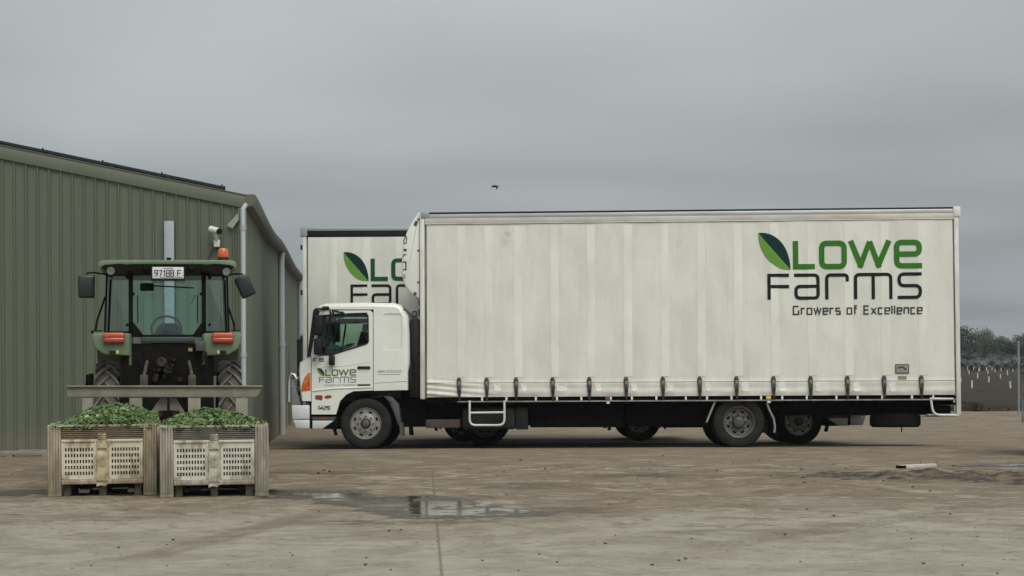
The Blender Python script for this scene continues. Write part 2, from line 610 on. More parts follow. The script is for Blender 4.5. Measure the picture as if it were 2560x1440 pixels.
def farm_logo(fn, parent, xs, green, ink, tagline, leaf_l, leaf_d, tag_on=True, step=60):
    """the leaf emblem and the two words; (u, v) are in units of the artwork, v downwards; fn puts them on the surface"""
    up = [(205, 100), (300, 105), (400, 150), (480, 230), (530, 330), (558, 440), (563, 518)]
    mid = [(205, 100), (300, 215), (400, 330), (490, 435), (563, 518)]
    low = [(205, 100), (210, 190), (240, 290), (300, 390), (380, 465), (470, 508), (563, 518)]

    def curve(c, n=14):
        v = [Vector(p) for p in c]
        o = []
        for k in range(n + 1):
            t = k / n * (len(v) - 1)
            i = min(int(t), len(v) - 2)
            f = t - i
            p0, p1, p2, p3 = v[max(i - 1, 0)], v[i], v[i + 1], v[min(i + 2, len(v) - 1)]
            o.append(0.5 * ((2 * p1) + (p2 - p0) * f + (2 * p0 - 5 * p1 + 4 * p2 - p3) * f * f + (3 * p1 - p0 - 3 * p2 + p3) * f ** 3))
        return o
    A, Bc, Cc = curve(up), curve(mid), curve(low)
    for nm, E, mm in (('logo_leaf', A, leaf_d), ('logo_leaf', Cc, leaf_l)):
        mb = MB(xs)
        for i in range(len(E) - 1):
            pts = [fn(*E[i]), fn(*E[i + 1]), fn(*Bc[i + 1]), fn(*Bc[i])]
            mb.face(pts)
        mb.build(nm, mm, parent, 0)
    mb = MB(xs)
    s = lambda p, r=0, c=False, wd=60: stroke(mb, p, wd, fn, r, c, step)
    s([(621, 195), (621, 485), (838, 485)])
    s([(915, 222), (1167, 222), (1167, 485), (915, 485)], 62, True)
    s([(1238, 195), (1357, 490)], 0, False, 62)
    s([(1340, 500), (1452, 205)], 0, False, 58)
    s([(1452, 205), (1560, 500)], 0, False, 58)
    s([(1542, 490), (1670, 195)], 0, False, 62)
    s([(2038, 482), (1755, 482), (1755, 218), (2008, 218), (2008, 350), (1786, 350)], 60)
    mb.build('logo_lettering', green, parent, 0)
    mb = MB(xs)
    s = lambda p, r=0, c=False, wd=37: stroke(mb, p, wd, fn, r, c, step)
    s([(545, 581), (320, 581), (320, 855)])
    s([(340, 708), (545, 708)])
    s([(602, 581), (870, 581), (870, 840), (622, 840), (622, 708), (852, 708)], 48)
    s([(968, 855), (968, 581), (1198, 581), (1198, 655)], 48)
    s([(1290, 855), (1290, 578), (1684, 578), (1684, 855)], 48)
    s([(1488, 598), (1488, 855)])
    s([(2032, 575), (1778, 575), (1778, 706), (2014, 706), (2014, 838), (1760, 838)], 60)
    mb.build('logo_lettering', ink, parent, 0)
    if tag_on:
        mb = MB(xs)
        write(mb, 'Growers of Excellence', 590, 1022, 1440, -92, 15.5, fn, r=0.2)
        mb.build('logo_tagline', tagline, parent, 0)


# ------------------------------------------------------------------ ground, field, puddles
def grass_tag(o, k):
    o['kind'] = k
    return o


def ground_material():
    m = bpy.data.materials.new('yard_surface')
    m.use_nodes = True
    t = NT(m.node_tree)
    pos = t.n('ShaderNodeNewGeometry').outputs['Position']
    sp = t.n('ShaderNodeSeparateXYZ', i_0=pos)
    x, y = sp.outputs[0], sp.outputs[1]
    big = t.noise(pos, 0.45, 6, 0.6, 0.5)
    midn = t.noise(pos, 1.7, 6, 0.65, 0.4)
    fine = t.noise(pos, 9.0, 6, 0.7)
    grit = t.noise(pos, 55.0, 3, 0.7)
    conc = t.mix(t.step(midn, 0.35, 0.65), (0.292, 0.264, 0.218), (0.350, 0.325, 0.276))
    dirt = t.mix(t.step(midn, 0.35, 0.65), (0.172, 0.137, 0.098), (0.238, 0.196, 0.146))
    # dried mud carried on to the concrete
    edge = t.math('ADD', y, t.math('ADD', t.math('MULTIPLY', t.math('SUBTRACT', big, 0.5), 14.0), t.math('MULTIPLY', t.math('SUBTRACT', midn, 0.5), 6.0)))
    far = t.step(edge, 14.5, 20.5)
    far = t.math('MAXIMUM', far, t.step(y, 23.2, 23.5))
    col = t.mix(far, conc, dirt)
    nA = t.noise(t.scale(pos, 0.8, 1.0, 1), 0.8, 8, 0.70, 1.2)
    nB = t.noise(t.scale(pos, 0.85, 1.0, 1), 2.3, 8, 0.74, 1.0)
    nC = t.noise(t.scale(t.vmath('ADD', pos, (31, 17, 0)).outputs[0], 0.8, 1.0, 1), 1.7, 8, 0.74, 1.0)
    nD = t.noise(t.scale(pos, 0.7, 1.0, 1), 9.0, 6, 0.75)
    midband = t.math('MULTIPLY', t.step(y, 13.0, 17.5), t.step(y, 27.5, 24.0))
    mudw = t.math('ADD', 0.25, t.math('MULTIPLY', t.step(y, 12.0, 22.0), 0.35))
    col = t.mix(t.math('MULTIPLY', t.step(nA, 0.48, 0.54), mudw), col, (0.168, 0.133, 0.094))
    col = t.mix(t.math('MULTIPLY', t.step(nC, 0.53, 0.58), t.math('ADD', 0.22, t.math('MULTIPLY', midband, 0.38))), col, (0.375, 0.335, 0.268))
    col = t.mix(t.math('MULTIPLY', t.step(nB, 0.53, 0.60), t.math('ADD', 0.12, t.math('MULTIPLY', midband, 0.50))), col, (0.115, 0.090, 0.063))
    col = t.mix(t.math('MULTIPLY', t.step(nD, 0.56, 0.63), 0.5), col, (0.090, 0.071, 0.050))  # dark mud streaks; their contrast also paints the shading of small relief

    def blob(cx, cy, rx, ry, lo=0.8, hi=0.2):
        dx = t.math('DIVIDE', t.math('SUBTRACT', x, cx), rx)
        dy = t.math('DIVIDE', t.math('SUBTRACT', y, cy), ry)
        return t.step(t.math('SQRT', t.math('ADD', t.math('POWER', dx, 2.0), t.math('POWER', dy, 2.0))), 1.0, 0.3)
    mudn = t.step(t.noise(t.scale(pos, 0.8, 1.4, 1), 2.6, 7, 0.72, 0.6), 0.41, 0.53)
    wet = None
    for (px, py, rx, ry, k) in ((2330, 1192, 1.9, 1.3, 0.95), (2050, 1187, 1.6, 1.1, 0.55), (2520, 1200, 1.3, 0.9, 0.8), (1640, 1190, 1.3, 0.9, 0.75),
                                (760, 1182, 2.0, 0.5, 0.7), (1330, 1216, 1.1, 0.8, 0.6), (1420, 1277, 1.0, 0.5, 0.6), (960, 1306, 1.6, 0.35, 0.55), (1900, 1330, 1.5, 0.4, 0.4),
                                (2450, 1175, 1.0, 0.5, 0.6)):
        g = on_ground(px, py)
        b = t.math('MULTIPLY', blob(g.x, g.y, rx, ry), k)
        wet = b if wet is None else t.math('MAXIMUM', wet, b)
    wet = t.math('MULTIPLY', wet, mudn)
    col = t.mix(wet, col, (0.066, 0.052, 0.037))

    def line(a, b, wd, soft):
        ax, ay, bx, by = a.x, a.y, b.x, b.y
        ln = math.hypot(bx - ax, by - ay)
        nx, ny = -(by - ay) / ln, (bx - ax) / ln
        d = t.math('ABSOLUTE', t.math('ADD', t.math('MULTIPLY', t.math('SUBTRACT', x, ax), nx), t.math('MULTIPLY', t.math('SUBTRACT', y, ay), ny)))
        s = t.math('ADD', t.math('MULTIPLY', t.math('SUBTRACT', x, ax), -ny * -1 if False else ny * 1.0), t.math('MULTIPLY', t.math('SUBTRACT', y, ay), -nx))
        inside = t.math('MULTIPLY', t.step(s, -0.3, 0.3), t.step(s, ln + 0.3, ln - 0.3))
        return t.math('MULTIPLY', t.step(d, wd + soft, wd), inside)
    # saw-cut joint in the slab
    j = line(on_ground(1080, 1175), on_ground(1112, 1520), 0.007, 0.010)
    col = t.mix(t.math('MULTIPLY', j, 0.6), col, (0.12, 0.105, 0.085))
    # muddy wheel tracks swinging in from the left
    trk = t.math('MULTIPLY', line(on_ground(330, 1400), on_ground(880, 1262), 0.10, 0.16), t.step(fine, 0.25, 0.55))
    trk2 = t.math('MULTIPLY', line(on_ground(1750, 1370), on_ground(2560, 1250), 0.12, 0.2), t.step(fine, 0.35, 0.6))
    col = t.mix(t.math('MULTIPLY', t.math('MAXIMUM', trk, trk2), 0.6), col, (0.155, 0.122, 0.086))
    # worn wheel lines along the front of the truck
    for (px, py, wdt) in ((1500, 1148, 0.10), (1500, 1136, 0.08)):
        a, b = on_ground(200, py), on_ground(2700, py - 4)
        r = t.math('MULTIPLY', line(a, b, wdt, 0.2), t.step(midn, 0.4, 0.62))
        col = t.mix(t.math('MULTIPLY', r, 0.4), col, (0.15, 0.125, 0.098))
    col = t.mix(t.math('MULTIPLY', t.step(grit, 0.6, 0.78), 0.35), col, (0.12, 0.10, 0.08))
    col = t.mix(1.0, col, (1.0, 0.99, 0.965), 'MULTIPLY')
    rough = t.math('SUBTRACT', 0.92, t.math('MULTIPLY', wet, 0.35))
    p = t.n('ShaderNodeBsdfPrincipled', i_Base_Color=col, i_Roughness=rough)
    p.inputs['Specular IOR Level'].default_value = 0.25
    hgt = t.math('ADD', t.math('MULTIPLY', fine, 0.7), t.math('ADD', t.math('MULTIPLY', midn, 1.2), t.math('MULTIPLY', grit, 0.25)))
    b = t.n('ShaderNodeBump', i_Height=hgt, i_Strength=0.9, i_Distance=0.04)
    t.put(p, 'Normal', b)
    t.n('ShaderNodeOutputMaterial', i_0=p)
    return m


ys = [-60, -20, 0, 6] + [8 + 0.25 * i for i in range(200)] + [62, 80, 120, 200, 400, 800, 1600]
xs_ = [-1200, -400, -150, -60, -30] + [-16 + 0.5 * i for i in range(65)] + [30, 60, 150, 400, 1200]
mb = MB()
vs = []
for yy in ys:
    row = []
    for xx in xs_:
        z = gz(yy)
        if 10 < yy < 57 and abs(xx) < 17:
            rough = 0.012 if yy < 24 else 0.022
            if 29.4 < yy < 37:
                rough = 0.006
            rough = 0 if yy < 22 else rough
            z += rough * noise.noise(Vector((xx * 0.9, yy * 0.9, 0.0)))
        row.append(mb.bm.verts.new((xx, yy, z)))
    vs.append(row)
for a, b in zip(vs, vs[1:]):
    for i in range(len(xs_) - 1):
        mb.bm.faces.new((a[i], a[i + 1], b[i + 1], b[i]))
GROUND_MAT = ground_material()
ground = mb.build('ground', GROUND_MAT, None, 180)
ground['kind'] = 'structure'

# ploughed field beyond the yard
M_SOIL = mat('field_soil', (0.040, 0.032, 0.025), 0.95, var=0.35, vscale=0.8, dirt=(0.035, 0.030, 0.022), dirt_amt=0.7, dscale=2.5, spec=0.1, bump=0.6, bscale=3)
mb = MB()


def field_pt(u, v):
    yy = 57 + 230 * v ** 2
    xx = -120 + 300 * u
    e = max(0, 1 - (yy - 57) / 1.2)
    edge = 0.35 * noise.noise(Vector((xx * 0.8, 3.0, 0)))
    z = -0.25 + 0.16 * (1 - e) + 0.07 * noise.noise(Vector((xx * 0.7, yy * 0.5, 1.0))) * (1 - e) - 0.06 * e
    return Vector((xx, yy + edge * e * 2, z))


fld = mb.grid(field_pt, 700, 90).build('field', M_SOIL, None, 180)
fld['kind'] = 'structure'


def puddle_material():
    m = bpy.data.materials.new('puddle_water')
    m.use_nodes = True
    t = NT(m.node_tree)
    pos = t.n('ShaderNodeNewGeometry').outputs['Position']
    uvm = t.n('ShaderNodeAttribute', attribute_name='depth').outputs['Fac']
    n1 = t.noise(t.scale(pos, 0.8, 1.0, 1), 2.8, 6, 0.65, 0.6)
    n2 = t.noise(pos, 14, 4, 0.6)
    a = t.math('ADD', uvm, t.math('MULTIPLY', t.math('SUBTRACT', n1, 0.5), 4.2))
    a = t.math('ADD', a, t.math('MULTIPLY', t.math('SUBTRACT', n2, 0.5), 0.5))
    water = t.n('ShaderNodeBsdfPrincipled', i_Base_Color=(0.095, 0.082, 0.064), i_Roughness=0.07)
    b = t.n('ShaderNodeBump', i_Height=n2, i_Strength=0.06, i_Distance=0.01)
    t.put(water, 'Normal', b)
    damp = t.n('ShaderNodeBsdfPrincipled', i_Base_Color=(0.085, 0.068, 0.049), i_Roughness=0.5)
    tr = t.n('ShaderNodeBsdfTransparent')
    m1 = t.n('ShaderNodeMixShader', i_0=t.math('MULTIPLY', t.step(a, -0.25, 0.25), 0.85), i_1=tr, i_2=damp)
    m2 = t.n('ShaderNodeMixShader', i_0=t.step(a, 0.58, 0.70), i_1=m1, i_2=water)
    t.n('ShaderNodeOutputMaterial', i_0=m2)
    return m


M_PUD = puddle_material()


def puddle(outline, name='puddle'):
    pts = [on_ground(*p) for p in outline]
    c = sum((Vector((p.x, p.y, 0)) for p in pts), Vector()) / len(pts)
    mb = MB()
    lay = mb.bm.verts.layers.float.new('depth')
    P2 = [Vector((p.x, p.y)) for p in pts]
    x0, x1 = min(p.x for p in P2) - 0.7, max(p.x for p in P2) + 0.7
    y0, y1 = min(p.y for p in P2) - 0.7, max(p.y for p in P2) + 0.7

    def inside(q):
        r = False
        for a, b in zip(P2, P2[1:] + P2[:1]):
            if (a.y > q.y) != (b.y > q.y) and q.x < (b.x - a.x) * (q.y - a.y) / (b.y - a.y) + a.x:
                r = not r
        return r

    def edge(q):
        d = 1e9
        for a, b in zip(P2, P2[1:] + P2[:1]):
            ab = b - a
            k = max(0, min(1, (q - a).dot(ab) / max(1e-9, ab.length_squared)))
            d = min(d, (a + ab * k - q).length)
        return d
    nx, ny = 110, 60
    V = {}
    for i in range(nx + 1):
        for j in range(ny + 1):
            q = Vector((x0 + (x1 - x0) * i / nx, y0 + (y1 - y0) * j / ny))
            v = mb.bm.verts.new((q.x, q.y, 0.004))
            v[lay] = min(0.8, edge(q) / 0.55) if inside(q) else -min(2.0, edge(q) / 0.45)
            V[i, j] = v
    for i in range(nx):
        for j in range(ny):
            q = (V[i, j], V[i + 1, j], V[i + 1, j + 1], V[i, j + 1])
            if max(v[lay] for v in q) > -1.5:
                mb.bm.faces.new(q)
    loose = [v for v in mb.bm.verts if not v.link_faces]
    bmesh.ops.delete(mb.bm, geom=loose, context='VERTS')
    o = mb.build(name, M_PUD, None, 0)
    o['kind'] = 'structure'
    return o


puddle([(660, 1226), (760, 1224), (880, 1227), (1000, 1237), (1090, 1239), (1175, 1242), (1170, 1250), (1200, 1258), (1260, 1266), (1345, 1271), (1360, 1283), (1290, 1292),
        (1180, 1296), (1060, 1297), (980, 1291), (915, 1277), (850, 1262), (780, 1250), (700, 1247), (660, 1244)])
puddle([(-160, 1229), (120, 1226), (400, 1224), (690, 1224), (690, 1236), (400, 1238), (110, 1238), (-160, 1241)])
puddle([(2400, 1160), (2600, 1157), (2600, 1166), (2480, 1167), (2400, 1165)])

# ------------------------------------------------------------------ farm shed
cor = on_ground(614, 1131)
SH = Frame((cor.x, cor.y, 0), 5.4)
M_SHED = mat('shed_green_steel', (0.092, 0.112, 0.074), 0.5, 0.0, var=0.05, vscale=1.2, dirt=(0.088, 0.094, 0.070), dirt_amt=0.45, dscale=1.4, stretch=(1.5, 1, 0.12), splash=True)
M_TRIM = mat('shed_trim', (0.108, 0.122, 0.084), 0.5, var=0.05, vscale=1.5, dirt=(0.11, 0.10, 0.08), dirt_amt=0.25)
M_ROOF = mat('shed_roof', (0.22, 0.22, 0.20), 0.5, 0.3, var=0.08, vscale=1.0)
M_PIPE = mat('pvc_pipe', (0.36, 0.38, 0.39), 0.45, var=0.06, vscale=3, stretch=(1, 1, 0.3), dirt=(0.2, 0.19, 0.17), dirt_amt=0.3)
M_SOLAR = mat('solar_glass', (0.010, 0.012, 0.018), 0.15)
shed = thing('farm_shed', 'green ribbed steel farm shed with sloping gable and grey downpipes, behind the tractor', 'shed', SH)
xl, ztl = SH.p(0, 397)
xr, ztr = SH.p(606, 520)
slope = (ztr - ztl) / (xr - xl)


def ztop(xv):
    return ztr + slope * (xv - xr)


LX, DEP = -11.0, 27.6


def ribbed(mb, a0, a1, put, pitch, ztopf):
    """trapezoidal ribs running up a wall"""
    prof = []
    k = 0
    n = int(abs(a1 - a0) / pitch)
    for i in range(n + 1):
        b = a0 + i * pitch
        prof += [(b, 0), (b + 0.012, -0.030), (b + 0.036, -0.030), (b + 0.05, 0)]
    prof = [p for p in prof if p[0] <= a1] + [(a1, 0)]
    lo = [mb.bm.verts.new(put(a, o, -0.5)) for a, o in prof]
    hi = [mb.bm.verts.new(put(a, o, ztopf(a))) for a, o in prof]
    for i in range(len(prof) - 1):
        mb.bm.faces.new((lo[i], lo[i + 1], hi[i + 1], hi[i]))


rib0 = SH.p(5, 800)[0]
pitch = (SH.p(553, 800)[0] - rib0) / 19.0
start = rib0 - pitch * math.ceil((rib0 - LX) / pitch)
mb = MB()
ribbed(mb, start, -0.10, lambda a, o, z: Vector((a, o, z)), pitch, lambda a: ztop(a) + 0.05)
mb.build('wall', M_SHED, shed, 20)
zE = ztop(0)
mb = MB()
ribbed(mb, 0.06, DEP, lambda a, o, z: Vector((-o, a, z)), pitch, lambda a: zE + 0.05)
mb.build('wall', mat('shed_side_lightened', (0.108, 0.123, 0.090), 0.55, var=0.06, vscale=1.0, stretch=(1, 1, 0.2), splash=True), shed, 20)  # same paint as the front, lightened to make up for the side's shade
mb = MB()
mb.box(LX, -0.0, DEP - 0.02, DEP + 0.02, -0.5, zE)
mb.box(-0.11, 0.035, -0.035, 0.07, -0.5, zE + 0.02, 0.004)
mb.build('corner_post', M_TRIM, shed)
# barge capping along the gable
th = 0.225
mb = MB()
mb.prism([(LX, ztop(LX)), (0.03, ztop(0.03)), (0.03, ztop(0.03) + th), (LX, ztop(LX) + th)], -0.055, 0.05, bev=0.006)
mb.prism([(LX, ztop(LX) + th + 0.002), (0.05, ztop(0.05) + th + 0.002), (0.05, ztop(0.05) + th + 0.018), (LX, ztop(LX) + th + 0.018)], -0.07, 0.2)
mb.build('barge_capping', M_TRIM, shed)
mb = MB()
mb.prism([(LX, ztop(LX) + th - 0.03), (0.10, ztop(0.10) + th - 0.03), (0.10, ztop(0.10) + th - 0.002), (LX, ztop(LX) + th - 0.002)], 0.06, DEP + 0.1)
mb.build('roof', M_ROOF, shed)
# eaves gutter along the side, sagging a little between its brackets
mb = MB()


def gut(u, v):
    yv = -0.05 + (DEP + 0.2) * u
    sag = -0.10 * math.sin(math.pi * min(1, yv / 12.4)) ** 2 if yv < 12.4 else -0.07 * math.sin(math.pi * (yv - 12.4) / (DEP - 12.2)) ** 2
    ring = [(0.03, 0.22), (0.19, 0.22), (0.21, 0.19), (0.20, 0.08), (0.15, 0.02), (0.03, 0.0), (0.03, 0.22)]
    q = v * (len(ring) - 1)
    i = min(int(q + 1e-6), len(ring) - 2)
    f = q - i
    return Vector((ring[i][0] * (1 - f) + ring[i + 1][0] * f, yv, zE + 0.02 + sag + ring[i][1] * (1 - f) + ring[i + 1][1] * f))


mb.grid(gut, 50, 6)
mb.prism([(0.03, zE + 0.02), (0.15, zE + 0.04), (0.20, zE + 0.10), (0.21, zE + 0.21), (0.19, zE + 0.24), (0.03, zE + 0.24)], -0.065, -0.05)
mb.build('gutter', mat('gutter_steel', (0.105, 0.110, 0.082), 0.5, var=0.12, vscale=2, dirt=(0.09, 0.07, 0.05), dirt_amt=0.5), shed)
for yv in (-0.03, 12.6, 27.3):
    xo = 0.0 if yv < 0 else 0.11
    mb = MB()
    if yv < 0:
        px0, _ = SH.p(608, 700, -0.09)
        mb.tube([(px0, -0.095, -0.2), (px0, -0.095, zE - 0.02), (px0 + 0.05, -0.03, zE + 0.06)], 0.046, 14)
        mb.lathe([(0.055, -0.04), (0.055, 0.04)], (px0, -0.095, zE - 0.35), 'z', 14)
        mb.lathe([(0.055, -0.04), (0.055, 0.04)], (px0, -0.095, 1.7), 'z', 14)
    else:
        mb.tube([(xo, yv, -0.4), (xo, yv, zE - 0.1), (xo + 0.02, yv, zE + 0.04)], 0.075, 14)
        mb.lathe([(0.088, -0.05), (0.088, 0.05)], (xo, yv, 2.0), 'z', 14)
    mb.build('downpipe', M_PIPE, shed)
# loose flashing under the corner
mb = MB()
mb.face([(-0.30, -0.06, zE - 0.30), (-0.10, -0.06, zE - 0.08), (-0.09, -0.10, zE - 0.20), (-0.20, -0.12, zE - 0.36)])
mb.build('loose_flashing', mat('flashing', (0.22, 0.24, 0.19), 0.5), shed, 0)
# wall duct above the tractor
x0, z1 = SH.p(411, 553, -0.05)
x1, z0 = SH.p(437, 860, -0.05)
mb = MB()
mb.box(x0, x1, -0.11, -0.032, z0 - 0.2, z1, 0.004)
mb.box(x0 - 0.01, x1 + 0.01, -0.115, -0.03, z0 + 0.9, z0 + 0.93)
mb.build('wall_duct', mat('galvanised', (0.30, 0.33, 0.36), 0.45, 0.15, var=0.06, vscale=6), shed)
# solar panels along the gable edge
e = [SH.p(px, 362 + (472 - 362) * px / 555.0, 0.02)[0] for px in (555, 405, 257, 107, -41, -190)]
for a, b in zip(e, e[1:]):
    mb = MB()
    zr = lambda q: ztop(q) + th + 0.045
    mb.prism([(b + 0.012, zr(b)), (a - 0.012, zr(a)), (a - 0.012, zr(a) + 0.045), (b + 0.012, zr(b) + 0.045)], 0.0, 1.65)
    o = mb.build('solar_panel', M_SOLAR, shed)
    mb = MB()
    for yv in (0.35, 1.3):
        mb.box(a - 0.03, a + 0.03, yv, yv + 0.04, zr(a) - 0.04, zr(a) + 0.075)
    mb.box(a - 0.012, a + 0.012, -0.005, 0.03, zr(a) - 0.02, zr(a) + 0.07)
    mb.build('mounting_clip', M_BLACK, o)

# security camera on the wall
cx, cz = SH.p(537, 578, -0.3)
CAMF = Frame(SH.M @ Vector((cx, -0.03, cz)), 5.4)
sec = thing('security_camera', 'small white bullet security camera bracketed high on the green shed wall', 'security camera', CAMF)
mb = MB()
ax = Vector((0.62, -0.72, -0.22)).normalized()
c0 = Vector((0.0, -0.25, 0.02))
mb.tube([c0 - ax * 0.12, c0 + ax * 0.12], 0.055, 14)
mb.build('housing', mat('camera_white', (0.72, 0.72, 0.68), 0.35), sec)
mb = MB()
mb.tube([c0 + ax * 0.12, c0 + ax * 0.15], [0.056, 0.050], 14)
mb.build('lens_hood', M_BLACK, sec)
mb = MB()
mb.tube([c0 - Vector((0, 0, 0.05)), (0.02, -0.2, -0.10), (0.02, -0.10, -0.17)], 0.028, 10)
mb.box(-0.03, 0.07, -0.14, 0.01, -0.26, -0.14, 0.01)
mb.build('bracket', mat('camera_white', ()), sec)
mb = MB()
mb.tube([(0.0, -0.02, -0.26), (-0.10, -0.03, -0.38), (-0.14, -0.03, -0.48), (-0.10, -0.03, -0.60), (-0.03, -0.03, -0.66)], 0.006, 6)
mb.tube([(0.02, -0.02, -0.26), (0.06, -0.03, -0.42), (0.04, -0.03, -0.56), (-0.02, -0.03, -0.64)], 0.005, 6)
mb.build('cable', M_BLACK, sec)


# ------------------------------------------------------------------ wheels
def make_wheel(xs, parent, loc, kind, flip, Rr=0.462, wd=0.27, dark=False):
    """kind 'steer' has its disc outside, 'drive' a deep dished pair; flip turns the outside to +y"""
    g = -1.0 if flip else 1.0
    e = empty('wheel', parent, (loc[0] * xs, loc[1], loc[2]))
    rimR = 0.292
    tyres = [(0.0, wd)] if kind == 'steer' else [(0.0, wd), (wd + 0.05, 2 * wd + 0.05)]
    mb = MB()
    for a, b in tyres:
        prof = [(rimR - 0.01, a + 0.03), (rimR + 0.012, a + 0.012), (rimR + 0.05, a + 0.004), (Rr - 0.075, a), (Rr - 0.03, a + 0.012), (Rr - 0.006, a + 0.035)]
        for k in range(4):
            y = a + 0.05 + (b - a - 0.10) * (k + 0.5) / 4
            prof += [(Rr, y - 0.018), (Rr, y + 0.012), (Rr - 0.012, y + 0.014), (Rr - 0.012, y + 0.022)]
        prof += [(Rr - 0.006, b - 0.035), (Rr - 0.03, b - 0.012), (Rr - 0.075, b), (rimR + 0.03, b - 0.004), (rimR - 0.01, b - 0.03)]
        mb.lathe([(r, y * g) for r, y in prof], n=56)
    mb.build('tyre', M_TYRED if dark else M_TYRE, e, 30)
    mb = MB()
    if kind == 'steer':
        disc_y, r_in = 0.035, 0.225
        mb.lathe([(rimR, 0.10 * g), (rimR, 0.028 * g), (rimR - 0.012, 0.008 * g), (rimR - 0.022, 0.022 * g), (rimR - 0.03, 0.05 * g)], n=48)
    else:
        disc_y, r_in = 0.13, 0.19
        mb.lathe([(rimR, 0.2 * g), (rimR, 0.028 * g), (rimR - 0.012, 0.006 * g), (rimR - 0.026, 0.016 * g), (rimR - 0.040, 0.045 * g), (rimR - 0.055, 0.15 * g)], n=48)
    ro = rimR - (0.03 if kind == 'steer' else 0.05)
    outer = [(ro * math.cos(2 * math.pi * k / 48), ro * math.sin(2 * math.pi * k / 48)) for k in range(48)]
    holes = []
    nh = 8
    for k in range(nh):
        a = 2 * math.pi * (k + 0.5) / nh
        hr = ro - 0.045
        h = []
        for j in range(12):
            q = 2 * math.pi * j / 12
            u, v = 0.040 * math.cos(q), 0.019 * math.sin(q)
            h.append(((hr + v) * math.cos(a) - u * math.sin(a), (hr + v) * math.sin(a) + u * math.cos(a)))
        holes.append(h)
    inner = [(0.10 * math.cos(2 * math.pi * k / 24), 0.10 * math.sin(2 * math.pi * k / 24)) for k in range(24)]
    mb.prism(outer, disc_y * g, (disc_y + 0.012) * g, holes + [inner])
    # raised ring that carries the studs
    if kind == 'steer':
        mb.lathe([(0.19, (disc_y - 0.001) * g), (0.17, (disc_y - 0.022) * g), (0.125, (disc_y - 0.03) * g), (0.095, (disc_y - 0.03) * g), (0.09, disc_y * g)], n=40)
    else:
        mb.lathe([(0.175, (disc_y - 0.001) * g), (0.16, (disc_y - 0.012) * g), (0.12, (disc_y - 0.014) * g), (0.10, disc_y * g)], n=40)
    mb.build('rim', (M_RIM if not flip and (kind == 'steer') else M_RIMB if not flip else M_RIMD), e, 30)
    mb = MB()
    hy = disc_y - (0.075 if kind == 'steer' else 0.135)
    hr = 0.075 if kind == 'steer' else 0.098
    mb.lathe([(hr + 0.012, (disc_y + 0.02) * g), (hr + 0.005, (hy + 0.03) * g), (hr - 0.01, (hy + 0.008) * g), (hr - 0.03, hy * g), (0, hy * g)], n=32)
    for k in range(8):
        a = 2 * math.pi * k / 8
        pr = 0.137
        mb.lathe([(0.016, (disc_y + 0.01) * g), (0.016, (disc_y - 0.045) * g), (0.008, (disc_y - 0.06) * g), (0, (disc_y - 0.06) * g)], (pr * math.cos(a), 0, pr * math.sin(a)), n=8)
    mb.build('hub', M_HUB, e, 30)
    # flat black disc standing in for the shade behind the rim holes
    mb = MB()
    mb.lathe([(rimR - 0.01, (disc_y + 0.06) * g), (0, (disc_y + 0.06) * g)], n=32)
    mb.build('dark_well_disc', M_CHASSIS, e, 30)
    return e


# ------------------------------------------------------------------ trucks
g0 = on_ground(913, 1123.3)
T1 = Frame(g0, -1.2, -2.2)
axle = T1.p(913, 1123.3)


def P(px, py, y=0.0):
    """a pixel of the first truck's side -> (metres behind its front axle, metres up)"""
    return T1.p(px, py, y)


def PP(lst, y=0.0):
    return [P(a, b, y) for a, b in lst]


W = 2.45
WB1 = P(1849, 1060)[0] - P(913, 1060)[0]
ZD = P(1400, 1000)[1]        # top of the side rail
ZC = 0.93


